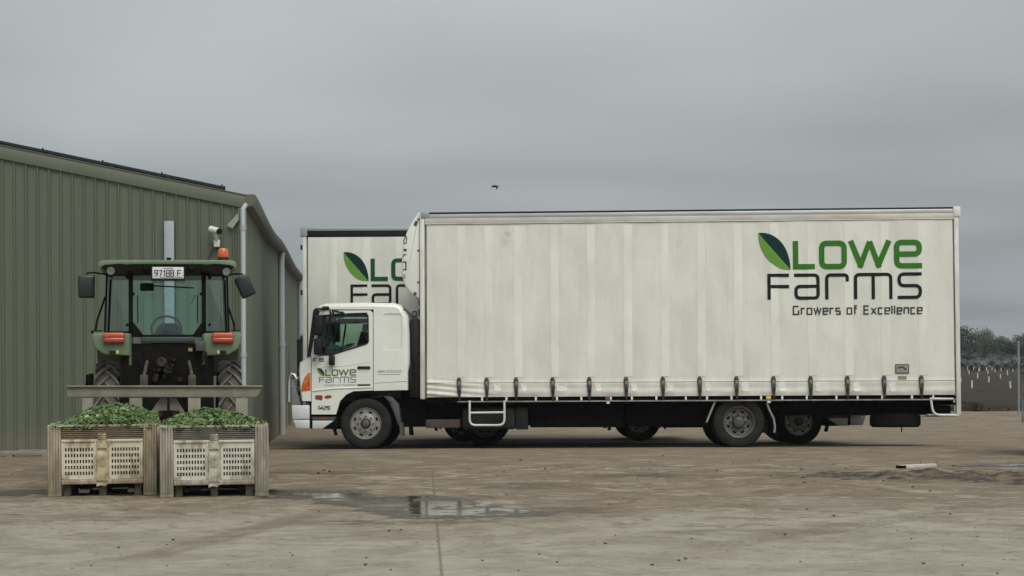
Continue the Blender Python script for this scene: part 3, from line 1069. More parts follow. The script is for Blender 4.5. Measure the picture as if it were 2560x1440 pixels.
def cab_parts(xs, root, door_logo=True, detail=True):
    y0, y1 = 0.04, W - 0.06
    prof = PP([(752, 1003), (747, 965), (745, 925), (748, 905), (771, 893), (784, 790), (789, 772), (798, 761), (815, 757), (900, 755), (985, 756), (1003, 762), (1020, 790), (1024, 830), (1024, 975)], y0)
    n = len(prof)
    nor = []
    for i in range(n):
        a = Vector(prof[max(i - 1, 0)])
        b = Vector(prof[min(i + 1, n - 1)])
        d = (b - a).normalized()
        nor.append(Vector((d.y, -d.x)))      # inwards (profile runs front -> roof -> back)
    st = [(y0, 0.085), (y0 + 0.012, 0.05), (y0 + 0.04, 0.022), (y0 + 0.09, 0.005), (y0 + 0.16, 0.0)]
    stations = st + [(y0 + y1 - y, o) for y, o in reversed(st)]

    def q(i, k):
        y, o = stations[k]
        p = Vector(prof[i]) + nor[i] * o * (0.45 if i < 5 else 1.0)
        return Vector((p.x, y, p.y))
    mb, gl = MB(xs), MB(xs)
    for i in range(n - 1):
        tgt = gl if i in (4, 5) else mb
        tgt.grid(lambda u, v, i=i: q(i + int(round(u)), int(round(v * (len(stations) - 1)))), 1, len(stations) - 1)
    bmesh.ops.remove_doubles(mb.bm, verts=mb.bm.verts[:], dist=0.0005)
    bmesh.ops.remove_doubles(gl.bm, verts=gl.bm.verts[:], dist=0.0005)
    edge = [(q(i, 0).x, q(i, 0).z) for i in range(n)]
    # side panels round the door opening
    E = edge
    c = lambda l: PP(l, y0)
    front_corner = [E[0], E[1], E[2], E[3], E[4]] + c([(777.5, 893), (777.5, 1003)])
    pillar = [E[4], E[5], E[6], E[7]] + c([(806, 773.5), (797, 780), (779, 893)])
    band = [E[7], E[8], E[9]] + c([(933.5, 757.0)]) + c([(933.5, 773.5), (806, 773.5)])
    band = [E[7], E[8], E[9], (c([(933.5, 757)])[0][0], E[9][1])] + c([(933.5, 773.5), (806, 773.5)])
    panel = [(c([(934, 757)])[0][0], E[9][1]), E[10], E[11], E[12], E[13], E[14]] + c([(934, 977)])
    for ya, yb in ((y0, y0 + 0.03), (y1 - 0.03, y1)):
        for poly in (front_corner, pillar, band):
            mb.prism(poly, ya, yb)
        inner = round_path([Vector(p) for p in c([(958, 784), (1004, 784), (1004, 876), (958, 876)])], 0.06, True)
        mb.prism(panel, ya, yb, [[tuple(v) for v in inner]])
        rec = [tuple(v) for v in inner]
        mb.prism(rec, ya + 0.014 if ya == y0 else ya - 0.0, yb if ya == y0 else yb - 0.014)
    cab = mb.build('cab', M_CAB, root, 40)
    gl.build('windscreen', M_SCREEN, cab, 40)
    # black pillar trim beside the windscreen
    for ya, yb in ((y0 - 0.004, y0 + 0.008), (y1 - 0.008, y1 + 0.004)):
        mb = MB(xs)
        mb.prism(c([(768, 892), (783, 775), (789, 774), (777, 892)]), ya, yb)
        mb.build('pillar_trim', M_BLACK, cab)
    # doors
    dpoly = c([(779.2, 1036), (779.2, 894), (798.5, 782), (806, 776), (926, 776), (932.4, 782), (932.4, 976), (884, 978), (866, 986), (850, 1003), (840, 1036)])
    wpoly = [tuple(v) for v in round_path([Vector(p) for p in c([(796, 888), (791, 868), (806, 790), (920, 785), (921, 858), (832, 886)])], 0.05, True)]
    for side in (0, 1):
        ya, yb = (y0 - 0.006, y0 + 0.03) if side == 0 else (y1 - 0.03, y1 + 0.006)
        mb = MB(xs)
        mb.prism(dpoly, ya, yb, [wpoly])
        # pressed line along the door and swelling over the sill
        k = ya if side == 0 else yb
        sgn = -1 if side == 0 else 1
        for ln, hh in (([(782, 921), (870, 913), (928, 903)], 0.006), ([(782, 977), (840, 971), (930, 968)], 0.016)):
            pts = c(ln)
            mb.tube([(p[0], k + sgn * 0.001, p[1]) for p in pts], hh, 6)
        door = mb.build('door', M_CAB, root, 30)
        mb = MB(xs)
        mb.prism(wpoly, (ya + yb) / 2 - 0.002, (ya + yb) / 2 + 0.002)
        mb.build('window', M_GLASS, door)
        wv = [Vector(p) for p in wpoly]
        mb = MB(xs)
        mb.tube([(p.x, k + sgn * 0.003, p.y) for p in wv], 0.014, 6, closed=True)
        # quarter-light divider
        a, b = c([(826, 789)])[0], c([(812, 886)])[0]
        mb.tube([(a[0], k, a[1]), (b[0], k, b[1])], 0.02, 6)
        mb.build('window_seal', M_BLACK, door)
        mb = MB(xs)
        for (xa, xb, za, zb, mm) in ((894, 926, 915.5, 922.5, 0),):
            p0, p1 = c([(xa, zb)])[0], c([(xb, za)])[0]
            mb.box(p0[0], p1[0], min(k, k + sgn * 0.03), max(k, k + sgn * 0.03), p0[1], p1[1], 0.012)
        mb.build('handle', M_BLACK, door)
        mb = MB(xs)
        p0, p1 = c([(894, 965)])[0], c([(926, 960)])[0]
        mb.box(p0[0], p1[0], min(k, k + sgn * 0.006), max(k, k + sgn * 0.006), p0[1], p1[1], 0.004)
        mb.build('trim_strip', M_MUDG, door)
        if side == 0 and door_logo:
            fn = lambda u, v: (lambda p: Vector((p[0], ya - 0.004, p[1])))(P(792.5 + (u - 205) * 0.0535, 919.5 + (v - 100) * 0.0497 - (u - 205) * 0.0006, ya))
            farm_logo(fn, door, xs, M_GREENDOOR, M_INKDOOR, M_PALE, M_LEAFL, M_LEAFD, True, 300)
            mb = MB(xs)
            fnp = lambda u, v: (lambda p: Vector((p[0], ya - 0.004, p[1])))(P(u, v, ya))
            write(mb, 'F', 783, 905, 8, -9, 2.2, fnp, r=0)
            write(mb, 'E', 799, 903, 12, -7.5, 2.0, fnp, r=0)
            mb.build('model_lettering', M_INKG, door, 0)
            mb = MB(xs)
            write(mb, '1425', 793, 1024, 30, -8.5, 2.1, fnp, r=0.1, gap=0.26, slant=0.25)
            mb.build('model_lettering', M_INKG, door, 0)
            mb = MB(xs)
            mb.prism(PP([(788, 990), (790, 988), (805, 988), (806.5, 991), (806, 999), (803, 1001), (798, 1000), (790, 999), (788, 997)], ya), ya - 0.003, ya)
            mb.prism([tuple(Vector((a[0], a[1]))) for a in PP([(820 + 9.5 * math.cos(q), 992.5 - 4.3 * math.sin(q) - 0.1 * 9.5 * math.cos(q)) for q in [2 * math.pi * k / 20 for k in range(20)]], ya)], ya - 0.003, ya)
            mb.build('badge', M_REFL, door, 0)
    # writing on the sleeper panel: an illegible grey caption line and a rule under it
    if door_logo:
        mb = MB(xs)
        fnp = lambda u, v: (lambda p: Vector((p[0], y0 - 0.003, p[1])))(P(u, v, y0))
        rnd = random.Random(3)
        u = 945.0
        while u < 1001:
            if not 961 < u < 965:
                stroke(mb, [(u, 932), (u, 925)], 1.2, fnp)
                if rnd.random() < 0.7:
                    stroke(mb, [(u, rnd.choice((925.5, 928.5, 931.5))), (u + 3, rnd.choice((925.5, 928.5, 931.5)))], 1.1, fnp)
            u += 3.1
        stroke(mb, [(945, 936), (1001, 936)], 1.4, fnp)
        mb.build('caption', M_PALE, cab, 0)
        mb = MB(xs)
        pts = PP([(936, 958), (1017, 953)], y0)
        mb.tube([(pts[0][0], y0 - 0.001, pts[0][1]), (pts[1][0], y0 - 0.001, pts[1][1])], 0.005, 5)
        mb.build('panel_crease', M_PALE, cab, 0)
    # inside
    mb = MB(xs)
    b = c([(786, 975), (1012, 975), (1012, 893), (786, 893)])
    mb.prism(b, y0 + 0.05, y1 - 0.05)
    b = c([(940, 893), (1010, 893), (1010, 772), (940, 776)])
    mb.prism(b, y0 + 0.05, y1 - 0.05)
    b = c([(800, 772), (1005, 770), (1005, 765), (800, 767)])
    mb.prism(b, y0 + 0.08, y1 - 0.08)
    b = c([(784, 893), (826, 893), (818, 868), (792, 868)])
    mb.prism(b, y0 + 0.10, y1 - 0.10)
    b = c([(752, 1003), (778, 1003), (778, 905), (754, 905)])
    mb.prism(b, y0 + 0.08, y1 - 0.08)
    b = c([(780, 1003), (880, 1003), (900, 985), (1000, 985), (1000, 974), (780, 974)])
    mb.prism(b, y0 + 0.22, y1 - 0.22)
    mb.build('interior', M_INTERIOR, cab)
    for yy in (0.38, W - 0.9):
        mb = MB(xs)
        s0 = c([(878, 893), (900, 893), (914, 826), (897, 824)])
        mb.prism(s0, yy, yy + 0.5, bev=0.03)
        h = c([(897, 822), (912, 823), (915, 806), (900, 805)])
        mb.prism(h, yy + 0.12, yy + 0.38, bev=0.02)
        mb.build('seat', M_INTERIOR, cab)
    mb = MB(xs)
    cc = c([(848, 866)])[0]
    ring = []
    for k in range(24):
        a = 2 * math.pi * k / 24
        ring.append((cc[0] + 0.20 * math.cos(a) * 0.96, 0.62 + 0.22 * math.sin(a), cc[1] + 0.075 * math.cos(a)))
    mb.tube(ring, 0.016, 6, closed=True)
    mb.tube([(cc[0], 0.62, cc[1]), (cc[0] - 0.2, 0.62, cc[1] - 0.25)], 0.03, 6)
    mb.build('steering_wheel', M_BLACK, cab)
    # mirrors
    for side in (0, 1):
        ys0 = (y0 - 0.27, y0 - 0.07) if side == 0 else (y1 + 0.07, y1 + 0.27)
        ym = (ys0[0] + ys0[1]) / 2
        yk = y0 if side == 0 else y1
        mb = MB(xs)
        for (xa, xb, za, zb) in ((786, 807, 787, 838), (786, 805, 846, 887)):
            p0, p1 = P(xa, zb, ym), P(xb, za, ym)
            if side == 1:
                p0, p1 = P(xa, zb, y0), P(xb, za, y0)
            mb.box(p0[0], p1[0], ys0[0], ys0[1], p0[1], p1[1], 0.03, seg=3)
        mir = mb.build('mirror', M_BLACK, root)
        mb = MB(xs)
        yq = ym if side == 0 else y0
        pA, pB, pC = P(790, 790, yq), P(788, 773, yq), P(822, 771, y0)
        mb.tube([(pA[0], ym, pA[1] - 0.3), (pA[0], ym, pA[1]), (pB[0], ym, pB[1]), (pC[0], yk, pC[1])], 0.022, 8)
        pD, pE = P(796, 886, yq), P(806, 880, y0)
        mb.tube([(pD[0], ym, pD[1]), (pE[0], yk, pE[1])], 0.02, 8)
        p0, p1 = P(806, 773, y0), P(823, 766, y0)
        mb.box(p0[0], p1[0], yk - 0.05, yk + 0.03, p0[1], p1[1], 0.01)
        mb.build('mirror_arm', M_BLACK, mir)
    mb = MB(xs)
    p0, p1 = P(823, 913, y0 - 0.08), P(837, 888, y0 - 0.08)
    mb.box(p0[0], p1[0], y0 - 0.16, y0 - 0.02, p0[1], p1[1], 0.02)
    p0, p1 = P(826, 888, y0 - 0.05), P(833, 880, y0 - 0.05)
    mb.box(p0[0], p1[0], y0 - 0.08, y0 + 0.0, p0[1], p1[1], 0.008)
    mb.build('kerb_mirror', M_BLACK, root)
    # window visor and its clips over the door glass
    mb = MB(xs)
    pts = c([(806, 789), (840, 786), (918, 783)])
    mb.tube([(p[0], y0 - 0.02, p[1]) for p in pts], 0.014, 6)
    for a, b2 in (((825, 776), (829, 789)), ((832, 776), (835, 789)), ((835, 776), (862, 784)), ((855, 779), (866, 789))):
        (xa, za), (xb, zb) = c([a])[0], c([b2])[0]
        mb.tube([(xa, y0 - 0.025, za), (xb, y0 - 0.025, zb)], 0.016, 6)
    mb.build('window_visor', M_BLACK, root)
    # lamps, bumper, bull bar
    for ya, yb in ((y0 - 0.010, y0 + 0.02), (y1 - 0.02, y1 + 0.010)):
        mb = MB(xs)
        mb.prism(PP([(776.5, 931), (768, 934), (760, 947), (755, 962), (753, 979), (776.5, 976)], y0), ya, yb, bev=0.006)
        mb.build('headlamp', M_ORANGE, root)
    mb = MB(xs)
    b = PP([(748, 1000), (748, 930), (746, 930), (744, 1000)], y0)
    mb.prism(b, 0.45, W - 0.45)
    mb.build('grille', M_BLACK, root)
    mb = MB(xs)
    pl = PP([(729, 1013), (773, 1013), (773, 1048), (731, 1048)], 0)
    mb.prism(pl, -0.01, W + 0.01, bev=0.015)
    pl = PP([(732.5, 1049.5), (773, 1049.5), (773, 1071), (740, 1071)], 0)
    mb.prism(pl, 0.0, W, bev=0.012)
    mb.build('bumper', M_BUMP, root)
    mb = MB(xs)
    pl = PP([(728, 958), (733, 948), (738, 965), (752, 1012), (730, 1012)], 0)
    for ya in (0.02, W - 0.04):
        mb.prism(pl, ya, ya + 0.02)
    tubeL = PP([(722, 1005), (722, 960), (724, 942), (729, 935), (736, 937), (741, 948)], 0.03)
    for ya in (0.03, W - 0.03):
        mb.tube([(p[0], ya, p[1]) for p in tubeL], 0.034, 10)
    for pz in ((724, 942), (722, 968), (722, 990)):
        p = P(*pz, 0.03)
        mb.tube([(p[0], 0.03, p[1]), (p[0] - 0.03, 0.3, p[1]), (p[0] - 0.03, W - 0.3, p[1]), (p[0], W - 0.03, p[1])], 0.034, 10)
    mb.build('bull_bar', M_CHROME, root)
    # steps below the door
    mb = MB(xs)
    mb.prism(PP([(781, 1042), (839, 1042), (837, 1050), (781, 1050)], y0), y0 + 0.0, y0 + 0.25, m=1)
    mb.prism(PP([(781, 1051.5), (835, 1051.5), (806, 1072), (781, 1072)], y0), y0 - 0.01, y0 + 0.3, bev=0.012, m=0)
    mb.prism(PP([(799, 1044), (817, 1044), (817, 1048.5), (799, 1048.5)], y0), y0 - 0.006, y0, m=2)
    mb.prism(PP([(781, 1042), (838, 1042), (806, 1071), (781, 1071)], y0), y1 - 0.3, y1, m=0)
    mb.build('cab_step', [M_BUMP, M_MUDG, M_REFL], root)
    mb = MB(xs)
    mb.prism(PP([(772, 1002), (779, 1002), (781, 1070), (772, 1068)], y0), y0 + 0.05, y1 - 0.05)
    mb.prism(PP([(776, 1066), (812, 1070), (838, 1050), (850, 1064), (835, 1073), (776, 1072)], y0), y0 + 0.05, y1 - 0.05)
    mb.build('underbody', M_CHASSIS, root)
    # wheel arch lining and the grey mudguard behind the wheel
    for ya, yb in ((0.06, 0.36), (W - 0.36, W - 0.06)):
        mb = MB(xs)
        cxy = P(913, 1060, 0)
        pts = []
        r1, r2 = 0.60, 0.575
        angs = [R(200 - 8.5 * k) for k in range(20)]
        for a in angs:
            pts.append((cxy[0] + r1 * math.cos(a), cxy[1] + r1 * math.sin(a)))
        for a in reversed(angs):
            pts.append((cxy[0] + r2 * math.cos(a), cxy[1] + r2 * math.sin(a)))
        mb.prism(pts, ya, yb)
        mb.prism(PP([(885, 985), (930, 978), (1000, 977), (1000, 995), (960, 990), (930, 985)], 0), ya, yb)
        mb.build('wheel_arch', M_CHASSIS, root, 60)
        mb = MB(xs)
        mb.prism(PP([(958, 990), (975, 986), (996, 1010), (1002, 1056), (995, 1064), (984, 1030), (972, 1006)], 0.05), ya, yb, bev=0.008)
        mb.prism(PP([(998, 1056), (1006, 1056), (1009, 1090), (1000, 1090)], 0.05), ya, yb)
        mb.build('mudguard', M_MUDG, root)
    # intake stack behind the cab
    mb = MB(xs)
    mb.prism(PP([(1024, 800), (1040, 792), (1050, 800), (1051, 990), (1027, 990), (1030, 900)], 0.1), 0.10, 0.5, bev=0.02)
    mb.prism(PP([(1022, 925), (1030, 900), (1034, 975), (1022, 975)], 0.1), 0.04, 0.3, bev=0.01)
    mb.build('intake_stack', M_BLACK, root)
    return cab


BUCK_AT = []


def curtain_y(x, z, bx0, bx1):
    """how far the vinyl stands off the side (negative = towards us)"""
    y = 0.0
    y += 0.010 * noise.noise(Vector((x * 0.9, z * 0.7, 0.3)))
    y += 0.004 * noise.noise(Vector((x * 3.0, z * 0.8, 4.0)))
    t = max(0.0, 1 - (z - ZC) / 0.30)
    if t > 0:
        y += -0.012 * math.sin(t * math.pi) - 0.006 * math.sin(t * math.pi * 3.2) * min(1, 3 * (1 - t)) + 0.014 * t * noise.noise(Vector((x * 3.0, z * 7.0, 9.0)))
    if z < ZC + 0.75 and BUCK_AT:
        d = min(abs(x - b) for b in BUCK_AT)
        f = max(0, 1 - (z - ZC) / 0.75)
        y += 0.016 * f * math.exp(-(d / 0.10) ** 2) - 0.007 * f * math.exp(-((d - 0.22) / 0.09) ** 2)
    y += 0.007 * noise.noise(Vector((x * 1.9 + z * 0.9, z * 1.6, 21.0)))
    # slack folds in the front lower corner
    d = x - bx0
    if d < 1.3 and z < ZC + 0.36:
        k = (1 - d / 1.3) * min(1, max(0, (ZC + 0.36 - z) / 0.12))
        y += 0.022 * k * math.sin((z - ZC) * 62 + d * 5.5) - 0.008 * k
    return y


def truck(fr, xs, name, label, wheelbase, x_front, x_end, logo, buckles, nose, z_shift=0.0, group=None, rust=True, band=False, top_py=None, dark_wheels=False, door_logo=True):
    root = thing(name, label, 'truck', fr, group)
    zt_f, zt_r = (P(1060, 531)[1], P(2395, 517)[1]) if not band else (P(1060, 531)[1] + z_shift,) * 2
    L = x_end - x_front
    zt = lambda x: zt_f + (zt_r - zt_f) * (x - x_front) / L
    # chassis
    mb = MB(xs)
    for ya in (0.80, 1.55):
        mb.box(-1.0, x_end - 0.45, ya, ya + 0.09, 0.58, 0.87)
    mb.box(-0.5, x_end - 0.5, 0.7, 1.75, 0.62, 0.86)  # solid black infill added so no bright background shows through
    xx = x_front + 0.3
    while xx < x_end - 0.3:
        mb.box(xx, xx + 0.06, 0.06, W - 0.06, 0.80, 0.91)
        xx += 0.42
    mb.box(x_front + 0.05, x_end - 0.02, 0.06, W - 0.06, 0.84, 0.93)
    for xa in (0.0, wheelbase):
        mb.tube([(xa, 0.3, 0.45), (xa, W - 0.3, 0.45)], 0.08, 10)
    mb.lathe([(0, -0.25), (0.12, -0.22), (0.22, -0.08), (0.22, 0.08), (0.12, 0.22), (0, 0.25)], (wheelbase, W / 2, 0.45), 'y', 20)
    mb.tube([(wheelbase, W / 2, 0.45), (1.0, W / 2, 0.6)], 0.05, 8)
    mb.box(-0.9, 1.2, 0.75, 1.7, 0.42, 0.95)
    for ya in (0.72, 1.68):
        mb.tube([(wheelbase - 0.75, ya, 0.62), (wheelbase - 0.3, ya, 0.5), (wheelbase, ya, 0.47), (wheelbase + 0.35, ya, 0.5), (wheelbase + 0.8, ya, 0.62)], 0.045, 6)
    mb.build('chassis', M_CHASSIS, root)
    # black boxes added to keep the space below the frame dark
    wx = wheelbase / WB1
    mb = MB(xs)
    a, b = P(1325, 1074, 0.35), P(1560, 1010, 0.35)
    mb.box(a[0] * wx, b[0] * wx, 0.42, 1.9, 0.38, 0.85, 0.02)
    mb.build('underbody_filler', M_CHASSIS, root)
    mb = MB(xs)
    a, b = P(1560, 1070, 0.35), P(1775, 1010, 0.35)
    mb.box(a[0] * wx + 0.02, b[0] * wx, 0.55, 1.9, 0.41, 0.85, 0.02)
    mb.build('underbody_filler', M_CHASSIS, root)
    mb = MB(xs)
    a, b = P(1000, 1074, 0.3), P(1062, 1005, 0.3)
    mb.box(a[0], b[0], 0.45, 2.0, 0.40, 0.9, 0.02)
    mb.build('underbody_filler', M_CHASSIS, root)
    mb = MB(xs)
    a, b = P(1064, 1070, 0.2), P(1150, 1048, 0.2)
    mb.box(a[0], b[0], 0.22, 0.75, a[1], b[1], 0.015)
    mb.build('battery_box', M_BROWNBOX, root)
    mb = MB(xs)
    a, b = P(1155, 1074, 0.2), P(1288, 1018, 0.2)
    mb.box(a[0], b[0], 0.18, 0.8, a[1], b[1], 0.05, seg=3)
    a, b = P(1289, 1074, 0.24), P(1320, 1018, 0.24)
    mb.box(a[0], b[0], 0.22, 0.76, a[1], b[1], 0.02)
    mb.build('fuel_tank', M_TANK, root)
    # fold-down step
    mb = MB(xs)
    q = lambda px, py: (lambda p: (p[0], 0.0, p[1]))(P(px, py, 0.0))
    st = [Vector((p[0], p[2])) for p in [q(1174, 1001), q(1174, 1063), q(1261, 1063), q(1261, 1001)]]
    rp = round_path(st, 0.11)
    mb.tube([(v.x, 0.0, v.y) for v in rp], 0.020, 8)
    a, b = q(1174, 1032), q(1261, 1031)
    mb.tube([a, b], 0.019, 8)
    mb.build('side_step', M_WHITET, root)
    # body frame
    xa = x_front
    mb = MB(xs)
    mb.box(xa - 0.05, xa + 0.035, 0.0, W, 0.90, zt(xa) - 0.02, 0.012)
    mb.build('headboard', M_FRAMEW, root)
    mb = MB(xs)
    mb.box(xa + 0.04, xa + 0.085, 0.01, 0.07, 0.92, zt(xa) - 0.22)
    mb.box(xa + 0.04, xa + 0.085, W - 0.07, W - 0.01, 0.92, zt(xa) - 0.22)
    mb.build('curtain_pole', mat('rusty_pole', (0.13, 0.10, 0.07), 0.7, var=0.4, vscale=6, stretch=(1, 1, 0.4), dirt=(0.3, 0.28, 0.22), dirt_amt=0.6, dscale=2), root)
    mb = MB(xs)
    mb.box(x_end - 0.075, x_end + 0.005, -0.004, 0.09, 0.58, zt(x_end) - 0.16, 0.008)
    mb.box(x_end - 0.075, x_end + 0.005, W - 0.09, W + 0.004, 0.58, zt(x_end) - 0.16, 0.008)
    mb.box(x_end - 0.06, x_end, 0.09, W - 0.09, 0.87, zt(x_end) - 0.14)
    mb.build('rear_frame', M_FRAMEW, root)
    mb = MB(xs)
    mb.box(x_end - 0.115, x_end - 0.078, 0.008, 0.06, 0.92, zt(x_end) - 0.22)
    mb.build('rear_pole', MATS['rusty_pole'], root)
    mb = MB(xs)
    mb.box(x_end - 0.09, x_end + 0.045, -0.02, 0.13, zt(x_end) - 0.18, zt(x_end) + 0.005, 0.012)
    mb.box(x_end - 0.09, x_end + 0.045, W - 0.13, W + 0.02, zt(x_end) - 0.18, zt(x_end) + 0.005, 0.012)
    if not band:
        mb.build('corner_cap', M_FRAMEW, root)
    else:
        mb.build('corner_cap', M_GREYPL, root)
    mb = MB(xs)
    mb.box(xa - 0.03, xa + 0.12, -0.018, 0.12, zt(xa) - 0.105, zt(xa) + 0.0, 0.01)
    mb.box(xa - 0.03, xa + 0.12, W - 0.12, W + 0.018, zt(xa) - 0.105, zt(xa) + 0.0, 0.01)
    mb.build('corner_cap', M_GREYPL, root)

    def rail(za, zb, y0_, y1_, mm, nm, parent=root, bev=0.004):
        m_ = MB(xs)
        A, B_ = xa + 0.04, x_end - 0.08
        m_.prism([(A, zt(A) + za), (B_, zt(B_) + za), (B_, zt(B_) + zb), (A, zt(A) + zb)], y0_, y1_, bev=bev)
        return m_.build(nm, mm, parent)
    for side in (0, 1):
        f = (lambda a, b: (a, b)) if side == 0 else (lambda a, b: (W - b, W - a))
        if band:
            rr = rail(-0.07, 0.0, *f(-0.01, 0.1), M_ALU, 'roof_rail')
            rail(-0.195, -0.072, *f(0.004, 0.1), M_BLACK, 'rail_band', rr)
        else:
            rr = rail(-0.205, -0.112, *f(-0.012, 0.1), M_RAILB, 'roof_rail')
            rail(-0.110, -0.035, *f(-0.004, 0.1), M_ALU, 'upper_rail', rr)
            rail(-0.034, 0.0, *f(0.004, 0.12), M_BLACK, 'rail_seal', rr)
            rail(-0.222, -0.2065, *f(-0.018, 0.08), M_FRAMEW, 'rail_lip', rr)
    mb = MB(xs)
    mb.prism([(xa, zt(xa) - 0.04), (x_end, zt(x_end) - 0.04), (x_end, zt(x_end) - 0.005), (xa, zt(xa) - 0.005)], 0.1, W - 0.1)
    mb.build('roof', M_FRAMEW, root)
    # curtains
    BUCK_AT[:] = list(buckles)
    c0, c1 = xa + 0.075, x_end - 0.105
    cz1 = lambda x: zt(x) - (0.20 if band else 0.232)
    mb = MB(xs)

    def cpt(u, v):
        x = c0 + (c1 - c0) * u
        z = ZC + 0.005 + (cz1(x) - ZC) * v ** 1.15
        return Vector((x, curtain_y(x, z, c0, c1), z))
    mb.grid(cpt, 420, 90)
    cur = mb.build('curtain', M_CURTAIN, root, 180)
    mb = MB(xs)
    mb.box(c0, c1, W - 0.012, W, ZC, cz1(c0) - 0.01)
    mb.build('curtain', M_CURTAIN, root)
    # webbing straps and their buckles
    for bx in buckles:
        mb = MB(xs)
        wd = 0.075

        def spt(u, v):
            x = bx + 0.045 + (u - 0.5) * wd * 2
            z = ZC + 0.36 + (cz1(x) - 0.03 - ZC - 0.36) * v
            return Vector((x, curtain_y(x, z, c0, c1) - 0.0035 - 0.002 * math.sin(u * math.pi), z))
        mb.grid(spt, 4, 60)
        mb.build('webbing_strap', M_STRAP, root, 60)
    for bx in buckles:
        mb = MB(xs)
        y = curtain_y(bx, ZC + 0.2, c0, c1) - 0.012
        pts = [(bx - 0.03, ZC + 0.20), (bx - 0.034, ZC + 0.30), (bx - 0.022, ZC + 0.345), (bx, ZC + 0.36), (bx + 0.022, ZC + 0.345), (bx + 0.034, ZC + 0.30), (bx + 0.036, ZC + 0.18),
               (bx + 0.030, ZC + 0.10), (bx + 0.016, ZC - 0.06), (bx - 0.004, ZC - 0.06), (bx - 0.02, ZC + 0.08)]
        mb.prism([(bx + (p_[0] - bx) * 1.25, p_[1]) for p_ in pts], y - 0.016, y + 0.012, bev=0.005)
        mb.box(bx - 0.026, bx + 0.034, y - 0.034, y - 0.014, ZC + 0.12, ZC + 0.28, 0.006, m=1)
        mb.box(bx - 0.012, bx + 0.02, y - 0.05, y - 0.034, ZC + 0.10, ZC + 0.22, 0.005, m=0)
        mb.build('buckle', [M_BUCKLE, mat('buckle_steel', (0.16, 0.155, 0.14), 0.4, 0.4, var=0.4, vscale=20)], root)
    # hem seam
    mb = MB(xs)
    pts = []
    for k in range(120):
        x = c0 + (c1 - c0) * k / 119
        z = ZC + 0.262 + 0.006 * noise.noise(Vector((x * 1.4, 0, 0)))
        pts.append((x, curtain_y(x, z, c0, c1) - 0.001, z))
    mb.tube(pts, 0.006, 5)
    mb.build('hem_seam', mat('seam_grey', (0.30, 0.29, 0.25), 0.8), cur)
    # side rail with rope hooks
    mb = MB(xs)
    mb.box(xa + 0.62, x_end - 0.08, 0.0, 0.03, 0.838, 0.862, 0.004)
    mb.build('side_rail', [mat('side_rail_steel', (0.24, 0.23, 0.20), 0.6, 0.2, var=0.3, vscale=4)], root)
    x = xa + 1.05
    k = 0
    while x < x_end - 0.3:
        mb = MB(xs)
        mb.box(x, x + 0.035, 0.002, 0.028, 0.862, 0.93, 0.005)
        mb.build('rope_hook', M_STRAP, root)
        x += (0.44, 0.53, 0.38)[k % 3]
        k += 1
    for px in (1520, 1922):
        p = P(px, 990)
        if p[0] < x_end - 0.4:
            mb = MB(xs)
            mb.box(p[0] - 0.05, p[0] + 0.04, -0.006, 0.02, 0.868, 0.925, 0.006)
            mb.box(p[0] - 0.03, p[0] + 0.03, 0.0, 0.02, 0.80, 0.84, 0.006, m=1)
            mb.build('marker_lamp', [M_YELL if px > 1600 else M_REFL, M_WHITET], root)
    # rear: mudguards, flaps, spare wheel, tail bars
    mb = MB(xs)
    wb = wheelbase
    for ya, yb in ((0.05, 0.07), (W - 0.07, W - 0.05)):
        mb.tube([(wb - 0.42, ya, 0.86), (wb - 0.59, ya, 0.46)], 0.018, 6)
        mb.tube([(wb + 0.50, ya, 0.80), (wb + 0.54, ya, 0.68), (wb + 0.62, ya, 0.52), (wb + 0.64, ya, 0.38), (wb + 0.63, ya, 0.27)], 0.020, 6)
    mb.build('mudguard_stay', mat('stay_grey', (0.27, 0.26, 0.24), 0.6, var=0.2, vscale=9), root)
    for ya in (0.07, W - 0.62):
        mb = MB(xs)
        mb.prism([(wb + 0.48, 0.85), (wb + 0.52, 0.85), (wb + 0.64, 0.5), (wb + 0.63, 0.24), (wb + 0.60, 0.24), (wb + 0.60, 0.48)], ya, ya + 0.55)
        mb.build('mud_flap', M_CHASSIS, root)
        mb = MB(xs)
        mb.prism([(wb - 0.44, 0.86), (wb - 0.41, 0.86), (wb - 0.57, 0.42), (wb - 0.60, 0.42)], ya, ya + 0.55)
        mb.build('mud_flap', M_CHASSIS, root)
    xsp = x_end - 1.05
    mb = MB(xs)
    mb.lathe([(0.2, -0.09), (0.30, -0.125), (0.41, -0.125), (0.455, -0.08), (0.46, 0), (0.455, 0.08), (0.41, 0.125), (0.30, 0.125), (0.2, 0.09)], (xsp, 0.62, 0.48), 'z', 44)
    mb.lathe([(0.28, -0.06), (0.0, -0.02)], (xsp, 0.62, 0.48), 'z', 30)
    mb.build('spare_wheel', M_TYRED, root)
    mb = MB(xs)
    mb.tube([(xsp + 0.05, 0.3, 0.36), (xsp + 0.05, 0.3, 0.265)], 0.012, 6)
    for dx in (-0.3, 0.3):
        mb.box(xsp + dx, xsp + dx + 0.05, 0.6, 0.7, 0.5, 0.88)
    mb.build('spare_carrier', M_CHASSIS, root)
    mb = MB(xs)
    e0 = [Vector((x_end - 0.53, 0.86)), Vector((x_end - 0.49, 0.575)), Vector((x_end - 0.03, 0.565))]
    for ya in (0.02, W - 0.02):
        mb.tube([(v.x, ya, v.y) for v in round_path(e0, 0.12)], 0.021, 8)
        mb.tube([(x_end - 0.55, ya, 0.868), (x_end - 0.13, ya, 0.862), (x_end - 0.11, ya, 0.80)], 0.018, 8)
    mb.tube([(x_end - 0.03, 0.02, 0.565), (x_end - 0.03, W - 0.02, 0.565)], 0.021, 8)
    mb.build('tail_frame', M_WHITET, root)
    mb = MB(xs)
    mb.box(x_end - 0.42, x_end - 0.12, 0.25, W - 0.25, 0.60, 0.75, 0.01)
